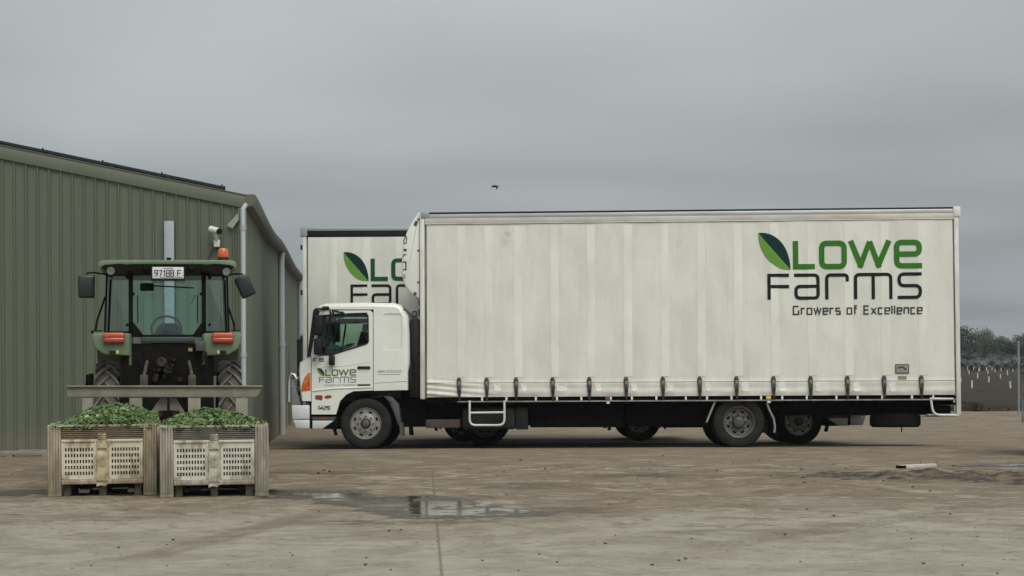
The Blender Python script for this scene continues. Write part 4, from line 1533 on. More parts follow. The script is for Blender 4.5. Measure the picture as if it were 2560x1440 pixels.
    mb.box(x_end - 0.14, x_end - 0.07, 0.05, W - 0.05, 0.76, 0.86, 0.01)
    mb.build('under_run_bar', M_CHASSIS, root)
    mb = MB(xs)
    mb.box(x_end - 0.11, x_end - 0.085, 0.04, 0.09, 0.62, 0.74)
    mb.build('tail_lamp_bracket', M_ALU, root)
    if band:
        for zz_ in (zt(x_end) - 0.38, zt(x_end) - 1.28, zt(x_end) - 2.2):
            mb = MB(xs)
            mb.box(x_end + 0.004, x_end + 0.05, 0.02, 0.10, zz_ - 0.06, zz_ + 0.04, 0.012)
            mb.build('door_hinge', M_BLACK, root)
    # wheels
    for xa_, kind in ((0.0, 'steer'), (wheelbase, 'drive')):
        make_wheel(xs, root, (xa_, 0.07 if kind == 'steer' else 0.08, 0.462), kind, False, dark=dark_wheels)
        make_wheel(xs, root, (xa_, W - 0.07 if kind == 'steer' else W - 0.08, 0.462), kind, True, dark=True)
    cab_parts(xs, root, door_logo)
    # nose fairing / fridge unit above the cab
    if nose:
        mb = MB(xs)
        pl = PP([(1051, 531), (1046, 531), (1024, 567), (1016, 585), (1009, 612), (1006, 650), (1006, 690), (1012, 712), (1026, 732), (1050, 748)], 0.05)
        off = x_front - 0.052 - pl[0][0]
        pl = [(a + off, b) for a, b in pl]
        mb.prism(pl, 0.05, W - 0.05, bev=0.03, seg=3)
        ns = mb.build('nose_fairing', M_CAB, root, 40)
        mb = MB(xs)
        fnp = lambda u, v: (lambda p: Vector((p[0] + off, 0.044, p[1])))(P(u, v, 0.05))
        stroke(mb, [(1016.5, 590), (1010.5, 601), (1011, 609), (1017, 608), (1018.5, 596)], 2.0, fnp, 1, True)
        stroke(mb, [(1010.5, 625), (1018, 625)], 5.5, fnp)
        stroke(mb, [(1008.5, 643), (1011, 637), (1017.5, 636)], 2.4, fnp)
        stroke(mb, [(1009, 655), (1016, 655), (1016, 674), (1009, 674)], 3.0, fnp)
        mb.build('lettering', M_INKG, ns, 0)
        mb = MB(xs)
        stroke(mb, [(1009, 691), (1015, 691)], 11, fnp)
        mb.build('lettering', M_PALE, ns, 0)
        mb = MB(xs)
        for px, py in ((1040, 561), (1042, 556), (1039, 734)):
            p = P(px, py, 0.05)
            mb.lathe([(0, -0.012), (0.03, -0.008), (0.032, 0.0)], (p[0] + off, 0.05, p[1]), 'y', 12)
        for py in (548, 626, 705):
            p = P(1049, py, 0.05)
            mb.box(p[0] + off - 0.03, p[0] + off + 0.02, 0.035, 0.05, p[1] - 0.012, p[1] + 0.012)
        p = P(1050, 758, 0.05)
        mb.box(p[0] + off - 0.02, p[0] + off + 0.015, 0.04, 0.10, p[1] - 0.05, p[1] + 0.05, 0.01)
        mb.build('fastener', M_HUB, ns)
    if logo:
        u_px, sc, x_ref, z_ref, gcol, icol = logo

        def fn(u, v):
            x = x_ref + (u - 205) * sc * (1 if xs > 0 else -1)
            z = z_ref - (v - 100) * sc
            return Vector((x, curtain_y(x, z, c0, c1) - 0.0095, z))
        farm_logo(fn, cur, xs, gcol, icol, M_INKG, M_LEAFL, M_LEAFD, True, 60)
    return root, cur, (c0, c1)


SPX = 1.0 / 4.49
xl1, zl1 = P(1850 + 205 * SPX, 560 + 100 * SPX)
xr1, zr1 = P(1850 + 2040 * SPX, 560 + 100 * SPX)
BUCK1 = [P(px, 960)[0] for px in (1147.5, 1216.5, 1290, 1381.5, 1473, 1565, 1657, 1749, 1841, 1933.5, 2026, 2118, 2210, 2303)]
xf1, xe1 = P(1057, 800)[0], P(2399, 800)[0]
lead, cur1, cc1 = truck(T1, 1.0, 'curtain_truck', 'white curtain-sided truck nearest the camera, cab to the left, with the full farm logo', WB1, xf1, xe1,
                        (0, (xr1 - xl1) / 1835.0, xl1, zl1, M_GREEN, M_INK), BUCK1, True, group='curtain-sided farm trucks parked in the yard')
# small placards and patches on the curtain
mb = MB()
a, b = P(2238, 934), P(2272, 910)
yy = curtain_y(a[0], a[1], *cc1) - 0.012
mb.box(a[0], b[0], yy, yy + 0.006, a[1], b[1], m=0)
mb.box(a[0] + 0.018, b[0] - 0.018, yy - 0.002, yy, a[1] + 0.018, b[1] - 0.018, m=1)
fnp = lambda u, v: Vector((P(u, v)[0], yy - 0.004, P(u, v)[1]))
stroke(mb, [(2244, 919.5), (2258, 917.5), (2261, 922.5), (2266, 922.5)], 4.2, fnp, m=2)
mb.build('placard', [M_SIGND, M_SIGNG, mat('placard_mark', (0.06, 0.045, 0.035), 0.5)], cur1, 0)
mb = MB()
stroke(mb, [(2245, 944), (2266, 944)], 8, fnp)
mb.build('sticker', mat('sticker_green', (0.19, 0.21, 0.15), 0.6, var=0.35, vscale=60), cur1, 0)
for px, w_ in ((1242, 9), (1309, 7), (1403, 16), (1495, 8), (1585, 8), (1675, 8), (1770, 8), (1863, 10), (1955, 10), (2045, 7), (2140, 9), (2230, 8)):
    for py, hh in ((962, 9), (973, 6)):
        x, z = P(px + (2 if py > 965 else 0), py)
        pts = []
        for k in range(14):
            q = 2 * math.pi * k / 14
            r = 1 + 0.25 * noise.noise(Vector((px, k, py)))
            xx, z2 = x + w_ / 140 * math.cos(q) * r, z + hh / 140 * math.sin(q) * r
            pts.append((xx, curtain_y(xx, z2, *cc1) - 0.004, z2))
        mb = MB()
        mb.face(pts)
        mb.build('rub_mark', mat('rubbed_vinyl', (0.76, 0.752, 0.70), 0.5), cur1, 60)

# second truck, facing the other way
D2 = 33.2
g2 = at(1999, 1117, D2)
T2 = Frame((g2.x, g2.y, gz(D2)), -0.9, -1.2)
sc2 = lambda px, py: T2.p(px, py)
WB2 = -(sc2(1213, 1060)[0] - sc2(1999, 1060)[0])
xe2 = -(sc2(760, 800)[0] - sc2(1999, 800)[0])
o2 = sc2(1999, 1060)[0]
zt2 = sc2(768, 569)[1]
lx2, lz2 = sc2(730 + 495 / 3.82, 480 + 575 / 3.82)
lr2, _ = sc2(730 + 735 / 3.82, 480 + 575 / 3.82)
BUCK2 = [xe2 - 0.65 - 0.66 * k for k in range(12)]
truck(T2, -1.0, 'curtain_truck', 'white curtain-sided truck facing right behind the nearest truck, its logo partly hidden', WB2, xf1 - 0.1, xe2,
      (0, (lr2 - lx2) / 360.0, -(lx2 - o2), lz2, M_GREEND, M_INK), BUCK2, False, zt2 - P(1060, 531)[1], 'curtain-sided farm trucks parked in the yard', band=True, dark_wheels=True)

# third truck: only its wheels show under the others
D3 = 36.4
g3 = at(1600, 1105, D3)
T3 = Frame((g3.x, g3.y, gz(D3)), -0.5, -1.0)
WB3 = T3.p(1600, 1060)[0] - T3.p(1160, 1060)[0]
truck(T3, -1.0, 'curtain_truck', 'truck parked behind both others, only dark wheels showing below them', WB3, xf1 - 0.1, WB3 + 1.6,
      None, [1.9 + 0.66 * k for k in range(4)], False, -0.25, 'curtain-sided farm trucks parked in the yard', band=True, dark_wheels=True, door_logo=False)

# ------------------------------------------------------------------ tractor
M_JG = mat('tractor_green', (0.055, 0.125, 0.045), 0.42, var=0.12, vscale=3, dirt=(0.13, 0.13, 0.09), dirt_amt=0.4, dscale=3)
M_JGP = mat('tractor_green_faded', (0.105, 0.165, 0.085), 0.5, var=0.15, vscale=4, dirt=(0.19, 0.19, 0.14), dirt_amt=0.6, dscale=3)
M_TBLK = mat('tractor_black', (0.006, 0.0055, 0.005), 0.75, var=0.3, vscale=6, dirt=(0.018, 0.013, 0.009), dirt_amt=0.6, dscale=5, spec=0.08)
M_TYRET = mat('tractor_tyre', (0.060, 0.054, 0.048), 0.9, var=0.25, vscale=6, dirt=(0.17, 0.145, 0.115), dirt_amt=0.55, dscale=5, bump=0.3, bscale=40)
M_LUG = mat('tractor_tyre_lug', (0.105, 0.093, 0.080), 0.9, var=0.25, vscale=8, dirt=(0.20, 0.17, 0.135), dirt_amt=0.6, dscale=6)
M_LAMPG = mat('lamp_grey', (0.16, 0.14, 0.13), 0.3, 0.3, var=0.2, vscale=12)
DT = 22.0
gt = at(420, 1201, DT)
TR = Frame((gt.x, gt.y, 0), 11.2)
tractor = thing('tractor', 'green cab tractor seen from behind, parked between the produce bins and the shed', 'tractor', TR)
tp = lambda px, py, y=0.0: TR.p(px, py, y)
tpl = lambda l, y=0.0: [TR.p(a, b, y) for a, b in l]
# rear wheels
RW = 0.80
for sx, (pa, pb) in ((-1, (234, 298)), (1, (545, 607))):
    xa, xb = tp(pa, 950, 0.15)[0], tp(pb, 950, 0.15)[0]
    c, hw = (xa + xb) / 2, (xb - xa) / 2
    wh = empty('wheel', tractor, (c, 0.85, RW))
    mb = MB()
    mb.lathe([(0.42, -hw + 0.04), (0.55, -hw + 0.005), (RW - 0.16, -hw), (RW - 0.075, -hw + 0.03), (RW - 0.045, -hw * 0.5), (RW - 0.04, 0), (RW - 0.045, hw * 0.5), (RW - 0.075, hw - 0.03), (RW - 0.16, hw), (0.55, hw - 0.005), (0.42, hw - 0.04)], axis='x', n=64)
    mb.build('tyre', M_TYRET, wh, 30)
    mb = MB()
    NL = 22
    for k in range(NL):
        for sd in (-1, 1):
            a0 = 2 * math.pi * (k + (0.5 if sd > 0 else 0)) / NL
            rows = []
            for i in range(6):
                f = i / 5
                xx = sd * (-0.02 + f * (hw + 0.015))
                a = a0 + f * 0.30
                r1 = RW + 0.002 - 0.03 * max(0, f - 0.6) / 0.4
                wa = 0.036 + 0.012 * f
                ring = []
                for (da, rr) in ((-wa, RW - 0.08), (-wa * 0.62, r1), (wa * 0.62, r1), (wa, RW - 0.08)):
                    # angle runs from the back of the tyre downwards
                    an = a + da / 1.0
                    ring.append(mb.bm.verts.new((xx, -rr * math.cos(an), -rr * math.sin(an))))
                rows.append(ring)
            for A, Bq in zip(rows, rows[1:]):
                for q in range(3):
                    mb.bm.faces.new((A[q], A[q + 1], Bq[q + 1], Bq[q]))
            mb.bm.faces.new(rows[0])
            mb.bm.faces.new(rows[-1][::-1])
    bmesh.ops.recalc_face_normals(mb.bm, faces=mb.bm.faces[:])
    mb.build('tread_lug', M_LUG, wh, 30)
    mb = MB()
    mb.lathe([(0.44, -hw + 0.06), (0.42, -hw + 0.02), (0.38, -hw + 0.1), (0.36, 0.0), (0.1, 0.02), (0, 0.02)], axis='x', n=40)
    mb.lathe([(0.44, hw - 0.06), (0.42, hw - 0.02), (0.38, hw - 0.1), (0.36, 0.03), (0.1, 0.03), (0, 0.03)], axis='x', n=40)
    mb.build('rim', M_YELL, wh, 30)
# front wheels
for sx in (-1, 1):
    wh = empty('wheel', tractor, (sx * 0.86, 3.05, 0.56))
    mb = MB()
    mb.lathe([(0.30, -0.14), (0.42, -0.17), (0.51, -0.15), (0.55, -0.08), (0.56, 0), (0.55, 0.08), (0.51, 0.15), (0.42, 0.17), (0.30, 0.14)], axis='x', n=40)
    mb.build('tyre', M_TYRET, wh)
    mb = MB()
    mb.lathe([(0.31, -0.1), (0.25, -0.05), (0, -0.05)], axis='x', n=30)
    mb.lathe([(0.31, 0.1), (0.25, 0.06), (0, 0.06)], axis='x', n=30)
    mb.build('rim', M_YELL, wh)
    mb = MB()
    mb.prism([(3.05 + 0.62 * math.cos(a), 0.56 + 0.62 * math.sin(a)) for a in [R(20 + 14 * k) for k in range(11)]] + [(3.05 + 0.60 * math.cos(a), 0.56 + 0.60 * math.sin(a)) for a in [R(160 - 14 * k) for k in range(11)]],
             sx * 0.86 - 0.17, sx * 0.86 + 0.17, axis='x')
    mb.build('front_mudguard', M_TBLK, tractor)
# step and grab on the left, by the wheel
mb = MB()
a, b = tp(214, 966, 1.9), tp(232, 933, 1.9)
mb.prism([(a[0], a[1]), (b[0], a[1]), (b[0] - 0.0, b[1]), (a[0] + 0.01, b[1] - 0.02)], 1.8, 2.2, bev=0.01)
mb.build('step', M_TBLK, tractor)
# bonnet and engine
mb = MB()
mb.prism([(-0.34, 0.95), (0.34, 0.95), (0.36, 1.35), (0.28, 1.58), (-0.28, 1.58), (-0.36, 1.35)], 1.75, 3.6, bev=0.04)
mb.build('bonnet', M_JG, tractor)
mb = MB()
mb.box(-0.26, 0.26, 0.9, 3.5, 0.55, 0.97, 0.03)
mb.box(-0.80, 0.80, 2.98, 3.12, 0.5, 0.62, 0.02)
mb.box(-0.75, 0.75, 0.75, 0.95, 0.72, 0.90, 0.03)
mb.box(-0.45, 0.45, 0.25, 1.9, 0.75, 1.42, 0.03)
mb.box(-0.60, 0.60, 0.21, 0.3, 0.95, 1.83)
mb.box(-0.5, 0.5, 0.3, 0.36, 0.3, 1.0)
mb.lathe([(0, -0.16), (0.14, -0.14), (0.16, 0), (0.12, 0.1)], (0, 0.25, 0.95), 'y', 20)
mb.lathe([(0.16, -0.06), (0.16, 0.1)], (-0.0, 0.22, 0.75), 'y', 20)
mb.build('transmission', M_TBLK, tractor)
# dusty couplings on the back of the housing
rn = random.Random(11)
M_RUSTY = mat('dusty_metal', (0.028, 0.022, 0.016), 0.85, var=0.5, vscale=14, spec=0.1)
for k in range(16):
    px, py = rn.uniform(385, 450), rn.uniform(896, 950)
    x, z = tp(px, py, 0.12)
    mb = MB()
    r = rn.uniform(0.018, 0.045)
    mb.lathe([(r, 0.1), (r, -0.02), (r * 0.6, -0.04), (r * 0.6, -0.07), (0, -0.07)], (x, 0.12, z), 'y', 12)
    mb.build('hydraulic_coupling', M_RUSTY, tractor)
mb = MB()
x, z = tp(404, 906, 0.05)
mb.lathe([(0.07, 0.1), (0.07, 0.0), (0.05, -0.03), (0, -0.03)], (x, 0.08, z), 'y', 20)
mb.build('power_outlet', mat('outlet_dull', (0.045, 0.036, 0.034), 0.8, var=0.3, vscale=14, spec=0.1), tractor)
for px in (360, 480):
    mb = MB()
    x, z = tp(px, 948, 0.0)
    mb.box(x - 0.05, x + 0.05, -0.1, 0.1, z - 0.10, z + 0.06, 0.02)
    mb.tube([(x, 0.0, z + 0.05), (x + (0.05 if px < 400 else -0.05), 0.3, z + 0.30)], 0.022, 8)
    mb.tube([(x, 0.0, z - 0.1), (x, 0.4, z - 0.15)], 0.03, 8)
    mb.build('lift_link', mat('link_grey', (0.060, 0.058, 0.042), 0.8, var=0.3, vscale=12), tractor)
mb = MB()
for pa, pb in (((508, 872), (494, 930)), ((515, 880), (505, 960)), ((345, 880), (352, 945))):
    (xa, za), (xb, zb) = tp(*pa, 0.1), tp(*pb, 0.05)
    mb.tube([(xa, 0.1, za), ((xa + xb) / 2 + 0.03, 0.0, (za + zb) / 2), (xb, 0.05, zb)], 0.014, 7)
mb.build('hydraulic_hose', M_TBLK, tractor)
mb = MB()
a, b = tp(489, 878, 0.05), tp(513, 852, 0.05)
mb.box(a[0], b[0], 0.05, 0.2, a[1], b[1], 0.015)
mb.build('toolbox', mat('toolbox_grey', (0.06, 0.058, 0.06), 0.6, var=0.3, vscale=12), tractor)
mb = MB()
a, b = tp(471, 878, 0.18), tp(481, 870, 0.18)
mb.box(a[0], b[0], 0.17, 0.2, a[1], b[1])
mb.build('tag', mat('tag_yellow', (0.28, 0.25, 0.13), 0.6), tractor)
# rear mudguards with their lamps
for sx in (-1, 1):
    mir = (lambda l: l) if sx < 0 else (lambda l: [(834 - a if True else a, b) for a, b in l])
    back = mir([(229, 838), (236, 833), (325, 833), (325, 890), (262, 887), (240, 873), (231, 855)])
    pl = tpl(back, 0.12)
    mb = MB()
    mb.prism(pl, 0.10, 0.24, bev=0.02, seg=3)
    # top of the guard running forward and down over the tyre
    xs0 = min(p[0] for p in pl)
    xs1 = max(p[0] for p in pl)
    zt_ = max(p[1] for p in pl)
    prof = [(0.2, zt_ - 0.02), (0.55, zt_ + 0.03), (1.0, zt_ - 0.02), (1.4, zt_ - 0.25), (1.65, zt_ - 0.55)]
    mb.prism(prof + [(y, z - 0.03) for y, z in reversed(prof)], xs0 + 0.01, xs1 - 0.01, axis='x')
    xin = xs1 if sx < 0 else xs0
    mb.prism([(0.15, zt_ - 0.02), (0.55, zt_ + 0.02), (1.0, zt_ - 0.02), (1.5, zt_ - 0.4), (1.4, 0.95), (0.3, 0.95)], xin - 0.015, xin + 0.015, axis='x')
    fen = mb.build('rear_mudguard', M_JGP, tractor, 40)
    a, b = tp(258 if sx < 0 else 530, 859, 0.05), tp(312 if sx < 0 else 584, 831, 0.05)
    mb = MB()
    mb.box(a[0], b[0], 0.03, 0.11, a[1], (a[1] + b[1]) / 2 + 0.012, 0.03, m=0, seg=3)
    mb.box(a[0], b[0], 0.032, 0.11, (a[1] + b[1]) / 2 - 0.01, b[1], 0.03, m=1, seg=3)
    mb.build('tail_lamp', [M_RED, mat('lamp_orange', (0.42, 0.075, 0.022), 0.3, var=0.1, vscale=20)], fen, 60)
    a, b = tp(273 if sx < 0 else 550, 885, 0.09), tp(288 if sx < 0 else 565, 876, 0.09)
    mb = MB()
    mb.box(a[0], b[0], 0.085, 0.1, a[1], b[1], 0.004)
    mb.build('reflector', M_BLACK, fen)
    a, b = tp(290 if sx < 0 else 543, 885, 0.09), tp(297 if sx < 0 else 549, 876, 0.09)
    mb = MB()
    mb.box(a[0], b[0], 0.085, 0.1, a[1], b[1], 0.004)
    mb.build('reflector', M_YELL, fen)
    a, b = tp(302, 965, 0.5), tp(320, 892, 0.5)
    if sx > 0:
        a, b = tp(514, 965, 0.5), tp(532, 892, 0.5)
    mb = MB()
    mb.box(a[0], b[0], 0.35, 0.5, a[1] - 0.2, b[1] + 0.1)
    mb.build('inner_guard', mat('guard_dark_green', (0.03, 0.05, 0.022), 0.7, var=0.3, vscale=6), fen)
# cab
YB, YF = 0.30, 1.75
mb = MB()
bars = [((327, 682), (327, 838), 0.028), ((509, 682), (510, 838), 0.028)]
for pa, pb, r in bars:
    (xa, za), (xb, zb) = tp(*pa, YB), tp(*pb, YB)
    mb.prism([(xa - r, za), (xa + r, za), (xb + r, zb), (xb - r, zb)], YB - 0.03, YB + 0.05)
for side in (-1, 1):
    pa, pb = ((268, 688), (262, 832)) if side < 0 else ((567, 690), (572, 832))
    (xa, za), (xb, zb) = tp(*pa, YB + 0.25), tp(*pb, YB + 0.25)
    r = 0.013
    mb.prism([(xa - r, za), (xa + r, za), (xb + r, zb), (xb - r, zb)], YB + 0.20, YB + 0.25)
    mb.prism([(xa - r, za), (xa + r, za), (xb + r, zb), (xb - r, zb)], YF - 0.05, YF)
# lower corners of the back window and the sill
for l in ([(323, 806), (334, 806), (360, 840), (323, 840)], [(514, 806), (504, 806), (480, 840), (514, 840)], [(323, 837), (514, 837), (514, 843), (323, 843)]):
    mb.prism(tpl(l, YB), YB - 0.03, YB + 0.04)
mb.prism(tpl([(262, 828), (328, 828), (328, 834), (262, 834)], YB), YB, YB + 0.1)
mb.prism(tpl([(508, 828), (573, 828), (573, 834), (508, 834)], YB), YB, YB + 0.1)
mb.prism(tpl([(272, 662), (566, 662), (566, 688), (272, 688)], YB), YB + 0.02, YF, bev=0.01)
cabf = mb.build('cab_frame', M_TBLK, tractor)
mb = MB()
mb.prism(tpl([(330, 688), (506, 688), (505, 810), (481, 838), (358, 838), (332, 810)], YB), YB + 0.0, YB + 0.006)
mb.build('rear_window', M_TGLASS, cabf)
for l in ([(271, 688), (323, 688), (326, 830), (264, 830)], [(513, 690), (565, 690), (571, 830), (510, 830)]):
    mb = MB()
    q = tpl(l, YB)
    yo = YB + 0.05
    if l[0][0] < 400:
        pts = [(q[0][0], yo + 0.2, q[0][1]), (q[1][0], yo, q[1][1]), (q[2][0], yo, q[2][1]), (q[3][0], yo + 0.2, q[3][1])]
    else:
        pts = [(q[0][0], yo, q[0][1]), (q[1][0], yo + 0.2, q[1][1]), (q[2][0], yo + 0.2, q[2][1]), (q[3][0], yo, q[3][1])]
    mb.face(pts)
    mb.build('quarter_window', glass('quarter_glass', (0.60, 0.70, 0.70)), cabf, 0)
mb = MB()
ql, qr = tpl([(272, 700), (566, 700)], YB), tpl([(264, 828), (571, 828)], YB)
mb.face([(ql[0][0] + 0.1, YF, ql[0][1]), (ql[1][0] - 0.1, YF, ql[1][1]), (qr[1][0] - 0.1, YF, qr[1][1]), (qr[0][0] + 0.1, YF, qr[0][1])])
mb.build('windscreen', M_TGLASS, cabf, 0)
mb = MB()
for px, py in ((333, 735), (503, 735), (318, 693), (318, 812), (524, 694), (524, 812)):
    x, z = tp(px, py, YB - 0.02)
    mb.lathe([(0.022, 0.02), (0.022, -0.02), (0, -0.025)], (x, YB, z), 'y', 10)
for px in (336, 502):
    (xa, za), (xb, zb) = tp(px + (8 if px < 400 else -8), 738, YB), tp(px + (9 if px < 400 else -9), 808, YB)
    mb.tube([(xa, YB - 0.01, za), (xb, YB - 0.01, zb)], 0.008, 6)
mb.build('window_hinge', M_TBLK, cabf)
mb = MB()
(xa, za), (xb, zb) = tp(372, 714, YB), tp(484, 720, YB)
mb.tube([(xa, YB - 0.03, za), (xb, YB - 0.02, zb)], 0.010, 6)
a, b = tp(350, 727, YB), tp(385, 708, YB)
mb.box(a[0], b[0], YB - 0.05, YB + 0.08, a[1], b[1], 0.02)
(xa, za), (xb, zb) = tp(478, 760, YB), tp(488, 738, YB)
mb.tube([(xa, YB + 0.02, za), (xb, YB + 0.02, zb)], 0.006, 6)
mb.build('wiper', M_TBLK, cabf)
mb = MB()
x, z = tp(416, 812, 1.1)
x, z0_ = tp(416, 822, 1.1)
ring = [(x + 0.205 * math.cos(a), 1.1 + 0.11 * math.sin(a), z0_ + 0.175 * math.sin(a)) for a in [2 * math.pi * k / 28 for k in range(28)]]
mb.tube(ring, 0.014, 7, closed=True)
mb.tube([(x, 1.1, z0_), (x, 1.5, z0_ - 0.2)], 0.03, 8)
mb.build('steering_wheel', M_LAMPG, cabf)
mb = MB()
pl = tpl([(385, 838), (392, 818), (405, 808), (440, 808), (452, 818), (458, 838)], 1.2)
mb.prism(pl, 1.2, 1.6, bev=0.02)
mb.build('dashboard', mat('dash_grey', (0.14, 0.14, 0.14), 0.7), cabf)
mb = MB()
a, b = tp(375, 842, 0.6), tp(465, 836, 0.6)
mb.box(a[0], b[0], 0.55, 1.0, a[1] - 0.1, b[1], 0.03)
mb.box(-0.62, 0.62, YB + 0.1, YF, 1.40, 1.47)
mb.build('seat', M_TBLK, cabf)
mb = MB()
a, b = tp(352, 858, YB - 0.1), tp(487, 842, YB - 0.1)
mb.box(a[0], b[0], YB - 0.12, YB - 0.03, a[1], b[1], 0.02)
mb.build('rear_bar', mat('bar_green_black', (0.028, 0.042, 0.036), 0.6), cabf)
# roof
roof_pl = [(243, 663), (246, 656), (254, 651), (270, 650), (565, 650), (582, 651), (590, 656), (592, 664), (588, 672), (576, 676), (556, 671), (522, 663), (505, 661), (330, 661), (313, 663), (282, 671), (262, 676), (248, 672)]
mb = MB()
mb.prism(tpl(roof_pl, 0.05), 0.05, 1.95, bev=0.012)
roof = mb.build('roof', M_JGP, tractor, 40)
mb = MB()
mb.prism(tpl([(252, 668), (262, 662), (300, 659), (330, 663), (420, 664), (505, 663), (535, 659), (575, 662), (586, 668), (572, 677), (556, 684), (280, 684), (262, 677)], 0.04), 0.035, 1.8)
mb.build('roof_lining', M_TBLK, roof)
for px, py, r in ((277, 678, 0.052), (566, 680, 0.052), (366, 668, 0.045), (480, 668, 0.045), (330, 672, 0.04), (512, 672, 0.04)):
    x, z = tp(px, py, 0.0)
    mb = MB()
    mb.lathe([(r * 0.6, 0.08), (r, 0.03), (r, -0.02), (r * 0.85, -0.028), (0, -0.02)], (x, 0.0, z), 'y', 20)
    mb.build('work_lamp', M_LAMPG if py > 675 else M_TBLK, roof)
x, z = tp(558, 650, 0.5)
mb = MB()
mb.lathe([(0.075, 0.0), (0.075, 0.035), (0.068, 0.05)], (x, 0.5, z - 0.01), 'z', 24)
bcn = mb.build('beacon', M_BLACK, roof)
mb = MB()
mb.lathe([(0.068, 0.045), (0.070, 0.05), (0.068, 0.13), (0.058, 0.155), (0.03, 0.168), (0, 0.17)], (x, 0.5, z - 0.01), 'z', 24)
mb.build('beacon_lens', M_AMBER, bcn)
x, z = tp(422, 650, 0.3)
mb = MB()
mb.tube([(x, 0.3, z - 0.01), (x, 0.3, z + 0.03)], 0.03, 8)
mb.build('roof_vent', M_TBLK, roof)
# registration plate
a, b = tp(381, 696, -0.02), tp(459, 668, -0.02)
mb = MB()
mb.box(a[0] - 0.02, b[0] + 0.02, -0.02, 0.06, a[1] - 0.03, b[1] + 0.015)
mb.build('plate_holder', M_BLACK, tractor)
mb = MB()
mb.box(a[0], b[0], -0.03, -0.022, a[1], b[1], 0.003)
plate = mb.build('number_plate', mat('plate_white', (0.62, 0.64, 0.63), 0.4, var=0.05, vscale=10), tractor)
mb = MB()
fnp = lambda u, v: (lambda p: Vector((p[0], -0.033, p[1])))(tp(u, v, -0.03))
write(mb, '97188', 387, 690.5, 47, -15, 2.3, fnp, r=0.15, gap=0.3)
write(mb, 'F', 444, 690.5, 8, -15, 2.3, fnp, r=0)
stroke(mb, [(407, 671), (433, 671)], 1.4, fnp)
stroke(mb, [(400, 693.6), (455, 693.6)], 0.9, fnp)
mb.build('plate_lettering', M_INKG, plate, 0)
# mirrors
M_MIRR = mat('mirror_black', (0.016, 0.019, 0.018), 0.35, var=0.1, vscale=5)
mb = MB()
a, b = tp(195, 745, 0.9), tp(237, 688, 0.9)
mb.box(a[0], b[0], 0.86, 0.97, a[1], b[1], 0.03, seg=3)
mr = mb.build('mirror', M_MIRR, tractor)
mb = MB()
pts = [tp(215, 690, 0.9), tp(217, 682, 0.9), tp(236, 681, 0.9), tp(272, 687, 0.9)]
mb.tube([(p[0], 0.95, p[1]) for p in pts], 0.012, 7)
mb.build('mirror_arm', M_TBLK, mr)
mb = MB()
x, z = tp(613, 716, 0.9)
mb.box(x - 0.105, x + 0.105, 0.86, 0.97, z - 0.15, z + 0.15, 0.03, seg=3, rot=Matrix.Rotation(R(-24), 3, 'Y') if False else Matrix.Rotation(R(-24), 3, 'Y'))
mr = mb.build('mirror', M_MIRR, tractor)
mb = MB()
pts = [tp(606, 692, 0.9), tp(608, 685, 0.9), tp(590, 684, 0.9), tp(562, 688, 0.9)]
mb.tube([(p[0], 0.95, p[1]) for p in pts], 0.012, 7)
mb.build('mirror_arm', M_TBLK, mr)
mb = MB()
for l in ([(263, 742), (243, 800), (238, 830)], [(571, 768), (585, 810), (588, 831)]):
    pts = [tp(*q, 0.6) for q in l]
    mb.tube([(p[0], 0.6, p[1]) for p in pts], 0.014, 7)
for l in ([(228, 826), (256, 826), (256, 834), (228, 834)], [(578, 826), (600, 826), (600, 834), (578, 834)]):
    mb.prism(tpl(l, 0.6), 0.55, 0.65)
mb.build('grab_rail', M_TBLK, tractor)

# ------------------------------------------------------------------ rear carry frame
M_CARRY = mat('carry_steel', (0.235, 0.215, 0.165), 0.7, var=0.15, vscale=5, dirt=(0.13, 0.10, 0.075), dirt_amt=0.5, dscale=4)
M_RUST = mat('rust', (0.16, 0.075, 0.040), 0.85, var=0.35, vscale=8)
gc = at(420, 1207, 20.95)
CF = Frame((gc.x, gc.y, 0), 11.2)
cp = lambda l, y=0: [CF.p(a, b, y) for a, b in l]
carry = thing('carry_frame', 'long grey steel fork carrier on the tractor linkage, above the two bins', 'fork carrier', CF)
mb = MB()
mb.prism(cp([(168, 966), (655, 966), (648, 985), (640, 993), (172, 993), (168, 988)]), 0.0, 0.10, bev=0.006)
mb.prism(cp([(167, 964), (656, 964), (656, 967), (167, 967)]), -0.04, 0.12)
mb.build('beam', M_CARRY, carry)
for pa, pb in ((205, 232), (323, 356), (470, 502), (589, 620)):
    mb = MB()
    q = cp([(pa, 994), (pb, 1100)])
    mb.box(q[0][0], q[1][0], 0.01, 0.08, 0.08, q[0][1], 0.006)
    mb.box(q[0][0], q[1][0], -0.8, 0.08, 0.03, 0.075, 0.006)
    mb.build('fork', M_CARRY, carry)
mb = MB()
for l in ([(400, 996), (418, 996), (418, 1026), (398, 1027), (378, 1050), (362, 1052)], [(424, 996), (440, 996), (462, 1030), (480, 1052), (466, 1052), (446, 1027), (424, 1026)]):
    mb.prism(cp(l, 0.15), 0.13, 0.20, bev=0.005)
mb.build('headstock', M_CARRY, carry)
mb = MB()
for l in ([(388, 1028), (412, 1028), (388, 1058), (368, 1058)], [(428, 1028), (445, 1028), (470, 1058), (450, 1058)]):
    mb.prism(cp(l, 0.2), 0.2, 0.26)
mb.build('brace', M_RUST, carry)

# ------------------------------------------------------------------ produce bins
M_BINS = {}


